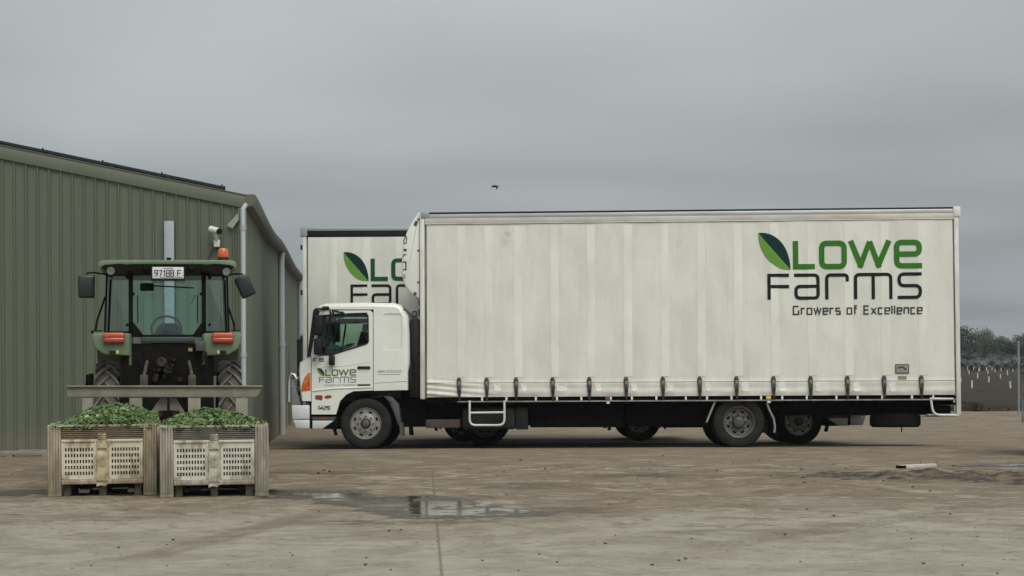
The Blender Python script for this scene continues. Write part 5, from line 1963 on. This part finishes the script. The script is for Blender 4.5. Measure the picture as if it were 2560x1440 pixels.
def bin_mats(k):
    base = (0.34, 0.295, 0.215) if k == 0 else (0.345, 0.312, 0.248)
    pan = (0.56, 0.51, 0.39) if k == 0 else (0.55, 0.515, 0.435)
    dirt = (0.17, 0.125, 0.065) if k == 0 else (0.17, 0.14, 0.105)
    return (mat('bin_post_%d' % k, base, 0.65, var=0.14, vscale=5, dirt=dirt, dirt_amt=0.7, dscale=3.2, stretch=(2.2, 2.2, 0.5), bump=0.1, bscale=12, dlo=0.42, dhi=0.60),
            mat('bin_panel_%d' % k, pan, 0.6, var=0.12, vscale=4, dirt=dirt, dirt_amt=0.8, dscale=2.8, stretch=(1.7, 1, 0.8), dlo=0.47, dhi=0.64),
            mat('bin_band_%d' % k, (0.165, 0.125, 0.075) if k == 0 else (0.15, 0.138, 0.115), 0.7, var=0.25, vscale=5, dirt=(0.26, 0.2, 0.12), dirt_amt=0.35, dscale=2),
            mat('bin_centre_%d' % k, (0.46, 0.385, 0.235) if k == 0 else (0.44, 0.41, 0.335), 0.6, var=0.2, vscale=7, dirt=(0.14, 0.10, 0.05), dirt_amt=0.8, dscale=5, dlo=0.44, dhi=0.62))


def leaf_material():
    m = bpy.data.materials.new('leaf_green')
    m.use_nodes = True
    t = NT(m.node_tree)
    a = t.n('ShaderNodeAttribute', attribute_name='tone').outputs['Fac']
    c = t.ramp(a, [(0.0, (0.016, 0.036, 0.008)), (0.45, (0.060, 0.118, 0.024)), (0.8, (0.14, 0.215, 0.055)), (1.0, (0.28, 0.33, 0.15))])
    p = t.n('ShaderNodeBsdfPrincipled', i_Base_Color=c, i_Roughness=0.42)
    p.inputs['Subsurface Weight'].default_value = 0.0
    t.n('ShaderNodeOutputMaterial', i_0=p)
    return m


M_LEAF = leaf_material()
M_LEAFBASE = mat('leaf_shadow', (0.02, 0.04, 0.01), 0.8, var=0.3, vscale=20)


def add_leaf(bm, lay, c, nrm, ln, wd, ang, tone, mi=0):
    n = nrm.normalized()
    t = n.orthogonal().normalized()
    t = Matrix.Rotation(ang, 3, n) @ t
    s = n.cross(t)
    ptsl = [(-0.5, 0, 0), (-0.2, 0.42, 0.10), (0.2, 0.40, 0.08), (0.5, 0, -0.12), (0.2, -0.40, 0.08), (-0.2, -0.42, 0.10)]
    vs = []
    for u, v, h in ptsl:
        vv = bm.verts.new(c + t * u * ln + s * v * wd + n * h * ln)
        vv[lay] = tone
        vs.append(vv)
    m0 = bm.verts.new(c - n * 0.03 * ln)
    m0[lay] = tone * 0.9
    for i in range(6):
        f = bm.faces.new((m0, vs[i], vs[(i + 1) % 6]))
        f.material_index = mi


def make_bin(px0, px1, py_top, py_bot, k, label, yaw, peak_px, peak_py):
    g = on_ground((px0 + px1) / 2, py_bot)
    FR = Frame((g.x, g.y, 0), yaw)
    root = thing('produce_bin', label, 'bin', FR, 'plastic produce bins filled with greens')
    x0 = FR.p(px0, py_bot)[0]
    x1 = FR.p(px1, py_bot)[0]
    H = FR.p((px0 + px1) / 2, py_top)[1]
    Wd = x1 - x0
    # artwork of the face measured on the photo: u across 0..1, v up 0..1
    U = lambda a: x0 + Wd * (a - 80) / 1170.0
    V = lambda b: H * (1035 - b) / (1035 - 262.0)
    mp, mpa, mband, mcen = bin_mats(k)
    Dp = 1.16
    # corner posts
    for (xa, xb) in ((U(80), U(225)), (U(1100), U(1250))):
        for (ya, yb) in ((0.0, 0.12), (Dp - 0.12, Dp)):
            mb = MB()
            n_ = 5
            mb.box(xa, xb, ya + 0.012, yb, 0.0, H, 0.012)
            for i in range(n_):
                xc = xa + (xb - xa) * (i + 0.5) / n_
                if ya == 0.0:
                    mb.box(xc - 0.010, xc + 0.010, ya, ya + 0.02, 0.05, H - 0.02, 0.006)
            mb.build('corner_post', mp, root)
    # ribbed band below the rim
    mb = MB()
    for i in range(6):
        zb_ = V(415) + (V(290) - V(415)) * i / 6.0
        zt_ = zb_ + (V(290) - V(415)) / 6.0 * 0.55
        mb.box(U(226), U(1099), 0.018, 0.05, zb_, zt_, 0.004)
    mb.box(U(226), U(1099), 0.045, 0.06, V(418), V(285))
    mb.build('rim_band', mband, root)
    mb = MB()
    for (xa, xb, ya, yb) in ((U(200), U(1120), 0.015, 0.06), (U(200), U(1120), Dp - 0.06, Dp - 0.015), (U(80), U(80) + 0.05, 0.1, Dp - 0.1), (U(1250) - 0.05, U(1250), 0.1, Dp - 0.1)):
        mb.box(xa, xb, ya, yb, V(290), V(264), 0.008)
    mb.build('rim', mp, root)
    # front panel with two fields of slots
    holes = []
    for (ua, ub) in ((258, 568), (755, 1060)):
        for c in range(10):
            for r in range(5):
                uc = ua + (ub - ua) * (c + 0.5) / 10
                vc = 500 + 320 * (r + 0.5) / 5
                hw_, hh_ = 8.5, 19
                holes.append([(U(uc - hw_), V(vc + hh_)), (U(uc + hw_), V(vc + hh_)), (U(uc + hw_), V(vc - hh_)), (U(uc - hw_), V(vc - hh_))])
    mb = MB()
    mb.prism([(U(226), V(850)), (U(1099), V(850)), (U(1099), V(420)), (U(226), V(420))], 0.03, 0.05, holes)
    mb.box(U(226), U(618), 0.012, 0.04, V(450), V(422), 0.006)
    mb.box(U(712), U(1099), 0.012, 0.04, V(450), V(422), 0.006)
    for ua in (236, 588, 735, 1080):
        mb.box(U(ua - 8), U(ua + 8), 0.016, 0.035, V(848), V(452), 0.004)
    mb.build('front_panel', mpa, root, 30)
    # slots are real openings; a sheet added behind them sets how dark they look
    mb = MB()
    mb.box(U(230), U(1095), 0.09, 0.10, V(850), V(425))
    mb.build('slot_backing', mat('bin_inside', (0.16, 0.13, 0.08), 0.9, var=0.4, vscale=10), root)
    # centre column with its hand slot
    mb = MB()
    slot = [(U(612), V(545)), (U(708), V(545)), (U(708), V(517)), (U(612), V(517))]
    mb.prism([(U(598), V(905)), (U(728), V(905)), (U(722), V(700)), (U(722), V(470)), (U(704), V(420)), (U(704), V(356)), (U(620), V(356)), (U(620), V(420)), (U(602), V(470)), (U(602), V(700))], 0.0, 0.03, [slot])
    for vv in (375, 395, 415):
        mb.box(U(616), U(708), -0.006, 0.004, V(vv + 6), V(vv - 6), 0.003)
    mb.box(U(618), U(702), -0.004, 0.004, V(720), V(560), 0.003)
    mb.prism([(U(600), V(930)), (U(650), V(915)), (U(700), V(930)), (U(720), V(890)), (U(605), V(890))], -0.008, 0.03)
    mb.build('centre_column', mcen, root)
    # bottom rail, floor, skids
    mb = MB()
    mb.box(U(226), U(1099), 0.0, 0.06, V(905), V(852), 0.012)
    mb.build('bottom_rail', mp, root)
    mb = MB()
    mb.box(U(110), U(1220), 0.06, Dp - 0.03, V(905), V(880))
    for xa in (U(240), U(620), U(1000)):
        mb.box(xa, xa + 0.085, 0.10, Dp - 0.1, 0.0, V(905), 0.01)
    mb.box(U(226), U(1099), Dp - 0.10, Dp - 0.04, 0.02, V(950), 0.01)
    mb.build('base', mat('bin_base', (0.10, 0.085, 0.06), 0.8, var=0.3, vscale=8), root)
    # sides and back
    for (xa, xb, ya, yb) in ((U(80), U(80) + 0.03, 0.12, Dp - 0.12), (U(1250) - 0.03, U(1250), 0.12, Dp - 0.12)):
        mb = MB()
        mb.box(xa, xb, ya, yb, V(880), V(290))
        for i in range(6):
            yy_ = ya + 0.05 + i * 0.15
            mb.box(xa - 0.005, xb + 0.005, yy_, yy_ + 0.02, V(880), V(300), 0.004)
        mb.build('side_panel', mpa, root)
    mb = MB()
    mb.box(U(200), U(1120), Dp - 0.05, Dp - 0.02, V(880), V(290))
    mb.build('back_panel', mpa, root)
    # the greens heaped in the bin
    rn = random.Random(20 + k)
    xp = FR.p(peak_px, peak_py, Dp * 0.5)
    hp = xp[1] - (H - 0.03)
    mb = MB()
    bm = mb.bm
    lay = bm.verts.layers.float.new('tone')

    def hgt(x, y):
        dx = (x - xp[0]) / (Wd * (0.52 if x < xp[0] else 0.60))
        dy = (y - Dp * 0.5) / (Dp * 0.56)
        r = math.sqrt(dx * dx + dy * dy)
        v = hp * max(0, 1 - r ** 1.5)
        return H - 0.05 + v + 0.018 * noise.noise(Vector((x * 7, y * 7, k * 5.0)))
    n1 = 26
    grid = [[None] * (n1 + 1) for _ in range(n1 + 1)]
    for i in range(n1 + 1):
        for j in range(n1 + 1):
            x = x0 + 0.05 + (Wd - 0.10) * i / n1
            y = 0.06 + (Dp - 0.12) * j / n1
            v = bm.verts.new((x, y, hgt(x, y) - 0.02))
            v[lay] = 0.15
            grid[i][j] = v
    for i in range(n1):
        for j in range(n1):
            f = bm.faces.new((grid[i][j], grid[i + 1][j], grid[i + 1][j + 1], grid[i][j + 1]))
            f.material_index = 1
    for _ in range(4800):
        x = x0 + 0.03 + (Wd - 0.06) * rn.random()
        y = 0.04 + (Dp - 0.08) * (rn.random() ** 1.25)
        z = hgt(x, y)
        e_ = 0.02
        nn = Vector((-(hgt(x + e_, y) - z) / e_, -(hgt(x, y + e_) - z) / e_, 1.0)) + Vector((rn.uniform(-1.1, 1.1), rn.uniform(-1.3, 0.6), rn.uniform(-0.2, 0.6)))
        ln = rn.uniform(0.035, 0.095)
        tone = min(1, max(0, rn.gauss(0.45, 0.27)))
        add_leaf(bm, lay, Vector((x, y, z + rn.uniform(-0.015, 0.025))), nn, ln, ln * rn.uniform(0.45, 0.8), rn.uniform(0, 6.28), tone)
    for _ in range(230):
        side = rn.random()
        if side < 0.55:
            x, y = x0 + 0.03 + (Wd - 0.06) * rn.random(), rn.uniform(0.0, 0.10)
        elif side < 0.8:
            x, y = rn.choice((x0 + rn.uniform(0.0, 0.10), x1 - rn.uniform(0.0, 0.10))), Dp * rn.random()
        else:
            x, y = x0 + 0.1 + (Wd - 0.2) * rn.random(), rn.uniform(0.1, 0.7)
        z = max(hgt(x, y), H - 0.03)
        ln = rn.uniform(0.05, 0.105)
        add_leaf(bm, lay, Vector((x, y, z + rn.uniform(-0.015, 0.018))), Vector((rn.uniform(-1, 1), rn.uniform(-1.2, 0.4), rn.uniform(0.1, 1.0))), ln, ln * rn.uniform(0.35, 0.6), rn.uniform(0, 6.28), min(1, max(0, rn.gauss(0.55, 0.25))))
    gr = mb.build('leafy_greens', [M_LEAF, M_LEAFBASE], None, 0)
    gr.matrix_world = FR.M
    tag(gr, 'heap of green leaves filling the %s produce bin' % ('left, yellow-stained' if k == 0 else 'right, greyer'), 'leafy greens', None, 'stuff')
    return root


make_bin(118.5, 393, 1061, 1240.5, 0, 'yellow-stained cream plastic bin of greens, the left one behind the tractor', 9.5, 285, 1008)
make_bin(399.5, 672, 1063, 1243, 1, 'greyish cream plastic bin of greens, the right one beside the puddle', 9.5, 520, 1022)

# ------------------------------------------------------------------ right-hand edge: pole and a steel trailer
M_GALV = mat('grey_steel', (0.26, 0.27, 0.27), 0.5, 0.3, var=0.1, vscale=5)
gp = on_ground(2547, 1036)
pf = Frame((gp.x, gp.y, gz(gp.y)), 0)
pole = thing('pole', 'thin grey pole standing at the field edge on the right', 'pole', pf)
mb = MB()
xa, zt_ = pf.p(2547, 855)
mb.tube([(0, 0, -0.1), (0, 0, zt_)], 0.032, 10)
mb.build('shaft', M_GALV, pole)
mb = MB()
mb.lathe([(0.036, 0), (0.036, 0.03), (0, 0.035)], (0, 0, zt_ - 0.005), 'z', 10)
mb.build('cap', M_ALU, pole)
ge = on_ground(2554, 1142)
ef = Frame((ge.x, ge.y, 0), -17.5)
trl = thing('steel_trailer', 'grey steel framed trailer cut off by the right edge of the photo', 'trailer', ef)
ep = lambda l, y=0: [ef.p(a, b, y) for a, b in l]
mb = MB()
mb.prism(ep([(2553, 1060), (2558, 1060), (2558, 935), (2553, 935)]), 0.6, 0.66)
mb.prism(ep([(2549.5, 1000), (2553, 996), (2560, 985), (2560, 978), (2552, 990), (2549.5, 995)]), 0.6, 0.64)
mb.box(0.05, 2.2, 0.0, 1.8, 0.55, 0.65, 0.01)
mb.box(2.1, 2.16, 0.6, 0.66, 0.6, 1.34)
mb.build('frame', M_GALV, trl)
mb = MB()
mb.prism(ep([(2549, 934), (2552, 927), (2562, 921), (2800, 921), (2800, 934)]), 0.0, 1.7, bev=0.008)
mb.build('canopy', mat('canopy_dark', (0.05, 0.05, 0.05), 0.5), trl)
mb = MB()
mb.lathe([(0.12, -0.09), (0.22, -0.1), (0.29, -0.07), (0.3, 0), (0.29, 0.07), (0.22, 0.1), (0.12, 0.09)], (0.34, 0.1, 0.30), 'y', 30)
mb.lathe([(0.13, -0.05), (0, -0.05)], (0.34, 0.1, 0.30), 'y', 20)
mb.build('wheel', M_TYRE, trl)

# dark tank glimpsed between shed and truck
D4 = 48.0
g4 = at(757, 1080, D4)
tk = Frame((g4.x, g4.y, gz(D4)), 0)
tank = thing('storage_tank', 'dark rounded storage tank half hidden beyond the white truck cab', 'tank', tk)
zt4 = tk.p(757, 834)[1]
xl4 = tk.p(742.5, 900)[0]
rad = 0.30
mb = MB()
mb.lathe([(rad, 0.0), (rad, zt4 - 0.22), (rad - 0.01, zt4 - 0.2)], (xl4 + rad, 0, 0), 'z', 32)
mb.build('body', mat('tank_green_black', (0.028, 0.031, 0.027), 0.4, var=0.2, vscale=3), tank)
mb = MB()
mb.lathe([(rad + 0.01, zt4 - 0.2), (rad + 0.01, zt4 - 0.15), (rad * 0.8, zt4 - 0.06), (rad * 0.4, zt4), (0, zt4 + 0.01)], (xl4 + rad, 0, 0), 'z', 32)
mb.build('lid', mat('tank_lid_highlight', (0.16, 0.16, 0.16), 0.35, var=0.3, vscale=8), tank)  # paler than the body: the dome's highlight is put into the colour

# ------------------------------------------------------------------ things lying about
M_TIMBER = mat('grey_timber', (0.24, 0.215, 0.18), 0.85, var=0.2, vscale=6, stretch=(0.2, 1, 1))
for (pa, pb, py, hh, label) in ((22, 160, 1133, 0.055, 'weathered dark timber lying against the shed wall, behind the pale one'), (0, 150, 1143, 0.07, 'pale weathered timber on the ground before the shed wall, nearest of the two')):
    a, b = on_ground(pa, py), on_ground(pb, py - 1)
    fr_ = Frame((a.x, a.y, 0), math.degrees(math.atan2(b.y - a.y, b.x - a.x)))
    mb = MB()
    L_ = (b - a).length
    mb.box(0, L_, 0, 0.12, 0.03, 0.03 + hh, 0.006)
    mb.box(0.1, 0.2, 0.0, 0.2, 0.0, 0.03)
    mb.box(L_ - 0.3, L_ - 0.2, 0.0, 0.2, 0.0, 0.03)
    mb.box(0.3, L_ - 0.15, 0.03, 0.10, 0.03 + hh, 0.05 + hh, 0.004)
    o = mb.build('timber', M_TIMBER if hh > 0.06 else mat('dark_timber', (0.12, 0.105, 0.085), 0.85, var=0.3, vscale=6, stretch=(0.2, 1, 1)))
    o.matrix_world = fr_.M
    tag(o, label, 'timber', 'timbers lying along the shed wall')
a, b = on_ground(2254, 1172), on_ground(2342, 1168)
fr_ = Frame((a.x, a.y, 0), math.degrees(math.atan2(b.y - a.y, b.x - a.x)))
mb = MB()
mb.box(0, (b - a).length, 0, 0.10, 0.0, 0.05, 0.006)
mb.box(-0.012, 0.08, -0.01, 0.11, 0.0, 0.046, 0.004, m=1)
o = mb.build('plank', [mat('pale_plank', (0.46, 0.43, 0.37), 0.8, var=0.15, vscale=8), M_CHASSIS])
o.matrix_world = fr_.M
tag(o, 'short pale plank with a dark end lying in the mud to the right', 'plank')

# churned mud on the right, pressed up by tyres
M_MUD = mat('churned_mud', (0.125, 0.098, 0.069), 0.85, var=0.35, vscale=2.2, dirt=(0.042, 0.033, 0.023), dirt_amt=0.9, dscale=2.6, dlo=0.38, dhi=0.56, bump=0.5, bscale=14, stretch=(0.8, 1.5, 1), spec=0.3)

def mud(cx, cy, rx, ry, amp, seed):
    mb = MB()

    def f(u, v):
        x, y = cx + (2 * u - 1) * rx, cy + (2 * v - 1) * ry
        r = math.sqrt(((x - cx) / rx) ** 2 + ((y - cy) / ry) ** 2)
        k = max(0, 1 - r) ** 0.6
        q = noise.noise(Vector((x * 1.5, y * 3.2, seed)))
        q2 = noise.noise(Vector((x * 5.5, y * 9.0, seed + 3)))
        q3 = noise.noise(Vector((x * 14.0, y * 20.0, seed + 5)))
        h = (abs(q) * 1.3 + q2 * 0.6 + q3 * 0.3) * amp
        return Vector((x, y, gz(y) + 0.03 * noise.noise(Vector((x, y, 0))) * 0 - 0.03 + k * (h + 0.012)))
    o = mb.grid(f, int(rx * 50), int(ry * 45)).build('mud_ruts', M_MUD, None, 180)
    o['kind'] = 'structure'


for (px, py, rx, ry, amp, sd) in ((2330, 1190, 2.3, 1.2, 0.11, 1), (2060, 1186, 1.7, 1.0, 0.06, 2), (1600, 1189, 1.5, 0.7, 0.05, 3), (2560, 1203, 1.4, 0.8, 0.09, 4), (2480, 1180, 1.2, 0.6, 0.07, 6)):
    g = on_ground(px, py)
    mud(g.x, g.y, rx, ry, amp, sd)

# clods and stones scattered over the yard
rn = random.Random(4)
mb = MB()
for k in range(210):
    if k < 150:
        px, py = rn.uniform(0, 2560), 1130 + 310 * rn.random() ** 1.2
    else:
        px, py = rn.gauss(2250, 260), rn.gauss(1190, 18)
    if py < 1130 or py > 1439 or (100 < px < 690 and py < 1250):
        continue
    g = on_ground(px, py)
    r = rn.choice((0.006, 0.008, 0.011, 0.016)) * (1.2 if py < 1220 else 0.8)
    t_ = bmesh.new()
    bmesh.ops.create_icosphere(t_, subdivisions=1, radius=r)
    for v in t_.verts:
        v.co *= rn.uniform(0.7, 1.25)
        v.co.z *= 0.65
        v.co.x *= 1.3
        v.co += Vector((g.x, g.y, r * 0.3 + 0.004))
    mb._take(t_)
o = mb.build('clods', mat('clod_brown', (0.085, 0.070, 0.052), 0.9, var=0.4, vscale=3), None, 0)
tag(o, 'small clods and stones scattered over the yard', 'clods', None, 'stuff')

# bird in the sky
bp = at(1237, 466, 70)
bf = Frame(bp, -20)
mb = MB()
mb.lathe([(0, -0.13), (0.025, -0.11), (0.042, -0.03), (0.038, 0.05), (0.012, 0.13), (0.022, 0.19), (0, 0.20)], axis='x', n=12)
bird = mb.build('bird', mat('bird_black', (0.02, 0.02, 0.022), 0.7))
bird.matrix_world = bf.M
tag(bird, 'small dark bird flying in the grey sky above the truck', 'bird')
for sg in (-1, 1):
    mb = MB()
    pts = [(-0.06, sg * 0.03, 0.02), (0.03, sg * 0.03, 0.02), (0.06, sg * 0.14, 0.06), (0.03, sg * 0.27, -0.02), (-0.03, sg * 0.33, -0.10), (-0.05, sg * 0.2, 0.03)]
    mb.face([(a + 0.0, b, c_) for a, b, c_ in pts])
    mb.face([(a + 0.0, b, c_ - 0.012) for a, b, c_ in pts][::-1])
    mb.build('wing', MATS['bird_black'], bird, 0)

# ------------------------------------------------------------------ field: risers, spray, weeds
M_RISER = mat('riser_white', (0.62, 0.60, 0.52), 0.5)
proto = None
for (px, py, hpx) in ((2430, 977, 20), (2526, 979, 20), (2472, 961, 15), (2402, 961, 13), (2444, 951, 14), (2501, 951, 12), (2423, 939, 11), (2470, 939, 11), (2519, 942, 13), (2447, 933, 9), (2488, 934, 9),
                      (2419, 925, 9), (2449, 926, 9), (2466, 926, 8), (2532, 933, 8), (2503, 928, 9), (2480, 925, 7), (2434, 924, 7)):
    g = on_ground(px, py)
    Yd = min(g.y, 200)
    g = at(px, py, Yd)
    h = hpx * Yd / F
    if proto is None:
        mb = MB()
        mb.tube([(0, 0, -0.1), (0, 0, 1.0)], 0.045, 8)
        proto = mb.build('sprinkler_riser', M_RISER)
        o = proto
    else:
        o = proto.copy()
        COL.objects.link(o)
    o.location = (g.x, g.y, max(g.z, -0.12))
    o.scale = (1, 1, h)
    o.rotation_euler = (0, R(random.uniform(-4, 4)), 0)
    tag(o, 'white sprinkler riser standing in the dark ploughed field', 'sprinkler riser', 'sprinkler risers in the field')

M_SPRAY = bpy.data.materials.new('spray')
M_SPRAY.use_nodes = True
t = NT(M_SPRAY.node_tree)
mx = t.n('ShaderNodeMixShader', i_0=0.10, i_1=t.n('ShaderNodeBsdfTransparent'), i_2=t.n('ShaderNodeBsdfDiffuse', i_Color=(0.75, 0.78, 0.80)))
t.n('ShaderNodeOutputMaterial', i_0=mx)
mb = MB()
rn = random.Random(9)
for (px, py, Yd, top) in ((2420, 918, 150, 892), (2462, 914, 150, 880), (2505, 916, 150, 892), (2530, 918, 150, 888), (2478, 920, 130, 900), (2440, 920, 140, 898), (2555, 914, 150, 884)):
    base = at(px, py, Yd)
    hh = (py - top) * Yd / F
    for _ in range(900):
        q = rn.random() ** 0.8
        sd = rn.choice((-1, 1))
        rng = rn.uniform(0.5, 1.9)
        x = sd * rng * q
        z = hh * (4 * 0.5 * q * (1 - 0.5 * q)) * rn.uniform(0.75, 1.02)
        y = rn.uniform(-1.5, 1.5) * q
        s = rn.uniform(0.010, 0.026)
        c = base + Vector((x, y, z))
        mb.face([c + Vector((-s, 0, -s)), c + Vector((s, 0, -s)), c + Vector((0, s * 0.4, s))])
o = mb.build('water_spray', M_SPRAY, None, 0)
tag(o, 'fine water spray arching over the far end of the field', 'water spray', None, 'stuff')


def foliage_material(name, lo, hi):
    m = bpy.data.materials.new(name)
    m.use_nodes = True
    t = NT(m.node_tree)
    a = t.n('ShaderNodeAttribute', attribute_name='tone').outputs['Fac']
    c = t.mix(a, lo, hi)
    p = t.n('ShaderNodeBsdfPrincipled', i_Base_Color=c, i_Roughness=0.7)
    p.inputs['Specular IOR Level'].default_value = 0.2
    t.n('ShaderNodeOutputMaterial', i_0=p)
    return m


M_FOL1 = foliage_material('foliage_hazed_green', (0.050, 0.066, 0.046), (0.085, 0.104, 0.074))  # leaf colour lightened to carry part of the distance haze
M_FOL2 = foliage_material('foliage_dark', (0.014, 0.022, 0.014), (0.034, 0.046, 0.028))
M_BARK = mat('bark', (0.06, 0.05, 0.04), 0.9, var=0.3, vscale=3)


def crown(rn, w_, h_, clumps, leaves, z0, size):
    mb = MB()
    bm = mb.bm
    lay = bm.verts.layers.float.new('tone')
    cl_ = []
    for _ in range(clumps):
        a = rn.uniform(0, 6.28)
        r = w_ / 2 * math.sqrt(rn.random()) * 0.85
        zc = z0 + h_ * (0.15 + 0.8 * rn.random() * (1 - 0.5 * (r / (w_ / 2)) ** 2))
        cl_.append((Vector((r * math.cos(a), r * math.sin(a), zc)), rn.uniform(0.16, 0.30) * min(w_, h_), rn.uniform(0.1, 0.9)))
    for _ in range(leaves):
        c, rad_, tone = rn.choice(cl_)
        d = Vector((rn.gauss(0, 1), rn.gauss(0, 1), rn.gauss(0, 0.8))).normalized()
        p = c + d * rad_ * rn.random() ** 0.4
        n = (d + Vector((rn.uniform(-.6, .6), rn.uniform(-.6, .6), rn.uniform(-.2, .9)))).normalized()
        t_ = n.orthogonal().normalized()
        s_ = n.cross(t_)
        k = size * rn.uniform(0.6, 1.3)
        tt = min(1, max(0, tone + rn.uniform(-.25, .25)))
        vs = []
        for u, v in ((-1, 0), (0, -0.7), (1, 0.1), (0.1, 0.8)):
            q = bm.verts.new(p + t_ * u * k + s_ * v * k)
            q[lay] = tt
            vs.append(q)
        bm.faces.new(vs)
    return mb


def tree(px, py_top, Yd, w_, label, m_, cat='tree', name='tree', seed=0, leaves=3000):
    rn = random.Random(seed)
    g = at(px, 905, Yd)
    fr_ = Frame((g.x, g.y, -0.2), rn.uniform(0, 360))
    root = thing(name, label, cat, fr_, 'trees and bushes beyond the field')
    top = (EYE + ray(px, py_top) * Yd).z + 0.2
    th_ = top * (0.30 if name == 'tree' else 0.05)
    mb = MB()
    mb.tube([(0, 0, -0.1), (0.1, 0.05, th_), (0.05, 0.1, top * 0.7)], [0.05 * top * 0.5, 0.03 * top * 0.5, 0.02], 8)
    for k in range(5):
        a = k * 1.3
        mb.tube([(0.08, 0.05, th_ * (0.8 + 0.1 * k)), (w_ * 0.3 * math.cos(a), w_ * 0.3 * math.sin(a), top * 0.75)], [0.012 * top, 0.01], 6)
    mb.build('trunk', M_BARK, root)
    crown(rn, w_, top - th_, 26, leaves, th_, 0.11).build('crown', m_, root, 0)
    return root


tree(2402, 803, 230, 4.0, 'tall dark tree rising just past the rear corner of the truck', M_FOL2, seed=1)
tree(2448, 820, 260, 5.4, 'rounded grey-green tree with the highest dome past the truck', M_FOL1, seed=2, leaves=4200)
tree(2506, 838, 260, 5.0, 'broad low grey-green tree right of the domed one', M_FOL1, seed=3, leaves=3800)
tree(2560, 833, 250, 4.4, 'grey-green tree at the right edge behind the pole', M_FOL1, seed=4)
tree(2480, 853, 265, 6.0, 'pale grey-green tree between the domed tree and the dark bushes', M_FOL1, seed=12)
tree(2420, 850, 215, 3.6, 'dark bush below the tall dark tree by the truck corner', M_FOL2, 'bush', 'bush', 5)
tree(2490, 848, 215, 4.2, 'darkest broad bush in the middle of the gap', M_FOL2, 'bush', 'bush', 6)
tree(2450, 862, 212, 4.0, 'dark low bush under the domed tree', M_FOL2, 'bush', 'bush', 7)
tree(2530, 852, 215, 4.0, 'dark bush left of the grey pole', M_FOL2, 'bush', 'bush', 8)
tree(2570, 850, 215, 4.0, 'dark bush at the right edge, right of the pole', M_FOL2, 'bush', 'bush', 9)

# the far wood that runs on out of sight
rn = random.Random(31)
mb = MB()
lay = mb.bm.verts.layers.float.new('tone')
for k in range(260):
    x = -170 + 340 * rn.random()
    if 60 < x < 90:
        continue
    y = rn.uniform(285, 300)
    r = rn.uniform(1.2, 2.4)
    zc = rn.uniform(0.2, 2.2)
    tone = rn.random()
    for _ in range(45):
        d = Vector((rn.gauss(0, 1), rn.gauss(0, 1), rn.gauss(0, 1))).normalized()
        p = Vector((x, y, zc)) + d * r * rn.random() ** 0.4
        n = d.orthogonal().normalized()
        s_ = d.cross(n)
        q = rn.uniform(0.2, 0.45)
        vs = []
        for u, v in ((-1, 0), (0, -0.7), (1, 0.1), (0.1, 0.8)):
            vv = mb.bm.verts.new(p + n * u * q + s_ * v * q)
            vv[lay] = tone
            vs.append(vv)
        mb.bm.faces.new(vs)
# filling the strip behind the separate trees
for k in range(110):
    x = rn.uniform(60, 92)
    r = rn.uniform(0.9, 1.7)
    zc = rn.uniform(0.0, 1.6)
    tone = rn.random()
    for _ in range(60):
        d = Vector((rn.gauss(0, 1), rn.gauss(0, 1), rn.gauss(0, 1))).normalized()
        p = Vector((x, 290, zc)) + d * r * rn.random() ** 0.4
        n = d.orthogonal().normalized()
        s_ = d.cross(n)
        q = rn.uniform(0.15, 0.3)
        vs = []
        for u, v in ((-1, 0), (0, -0.7), (1, 0.1), (0.1, 0.8)):
            vv = mb.bm.verts.new(p + n * u * q + s_ * v * q)
            vv[lay] = tone
            vs.append(vv)
        mb.bm.faces.new(vs)
o = mb.build('woodland', M_FOL1, None, 0)
tag(o, 'far wood in the haze closing off the field', 'woodland', None, 'stuff')

# weeds at the field edge
rn = random.Random(17)
mb = MB()
lay = mb.bm.verts.layers.float.new('tone')
for k in range(900):
    px = rn.choice((rn.gauss(2505, 14), rn.uniform(2400, 2700), rn.uniform(2400, 2560)))
    g = on_ground(px, 1035)
    x, y = g.x, 57.2 + rn.random() * 3
    h = rn.uniform(0.05, 0.17) * (1.8 if abs(px - 2505) < 20 else 0.7)
    a = rn.uniform(0, 6.28)
    d = Vector((math.cos(a) * 0.05, math.sin(a) * 0.05, 0))
    b = Vector((x, y, -0.2))
    tp_ = b + Vector((rn.uniform(-.1, .1), rn.uniform(-.1, .1), h))
    vs = [mb.bm.verts.new(b - d), mb.bm.verts.new(b + d), mb.bm.verts.new(tp_)]
    for v in vs:
        v[lay] = rn.random()
    mb.bm.faces.new(vs)
o = mb.build('weeds', foliage_material('weed', (0.03, 0.030, 0.016), (0.075, 0.062, 0.038)), None, 0)
tag(o, 'low dry weeds along the edge of the ploughed field', 'weeds', None, 'stuff')

# ------------------------------------------------------------------ haze
hz = bpy.data.materials.new('haze')
hz.use_nodes = True
t = NT(hz.node_tree)
pv = t.n('ShaderNodeVolumePrincipled')
pv.inputs['Color'].default_value = (0.86, 0.90, 0.94, 1)
pv.inputs['Density'].default_value = 0.0003
out = t.n('ShaderNodeOutputMaterial')
hz.node_tree.links.new(pv.outputs[0], out.inputs['Volume'])
mb = MB()
mb.box(-1300, 1300, -70, 1650, -1.6, 16)
o = mb.build('haze', hz, None, 0)
o['kind'] = 'stuff'
o['label'] = 'thin grey haze over the field and distant trees'
o['category'] = 'haze'
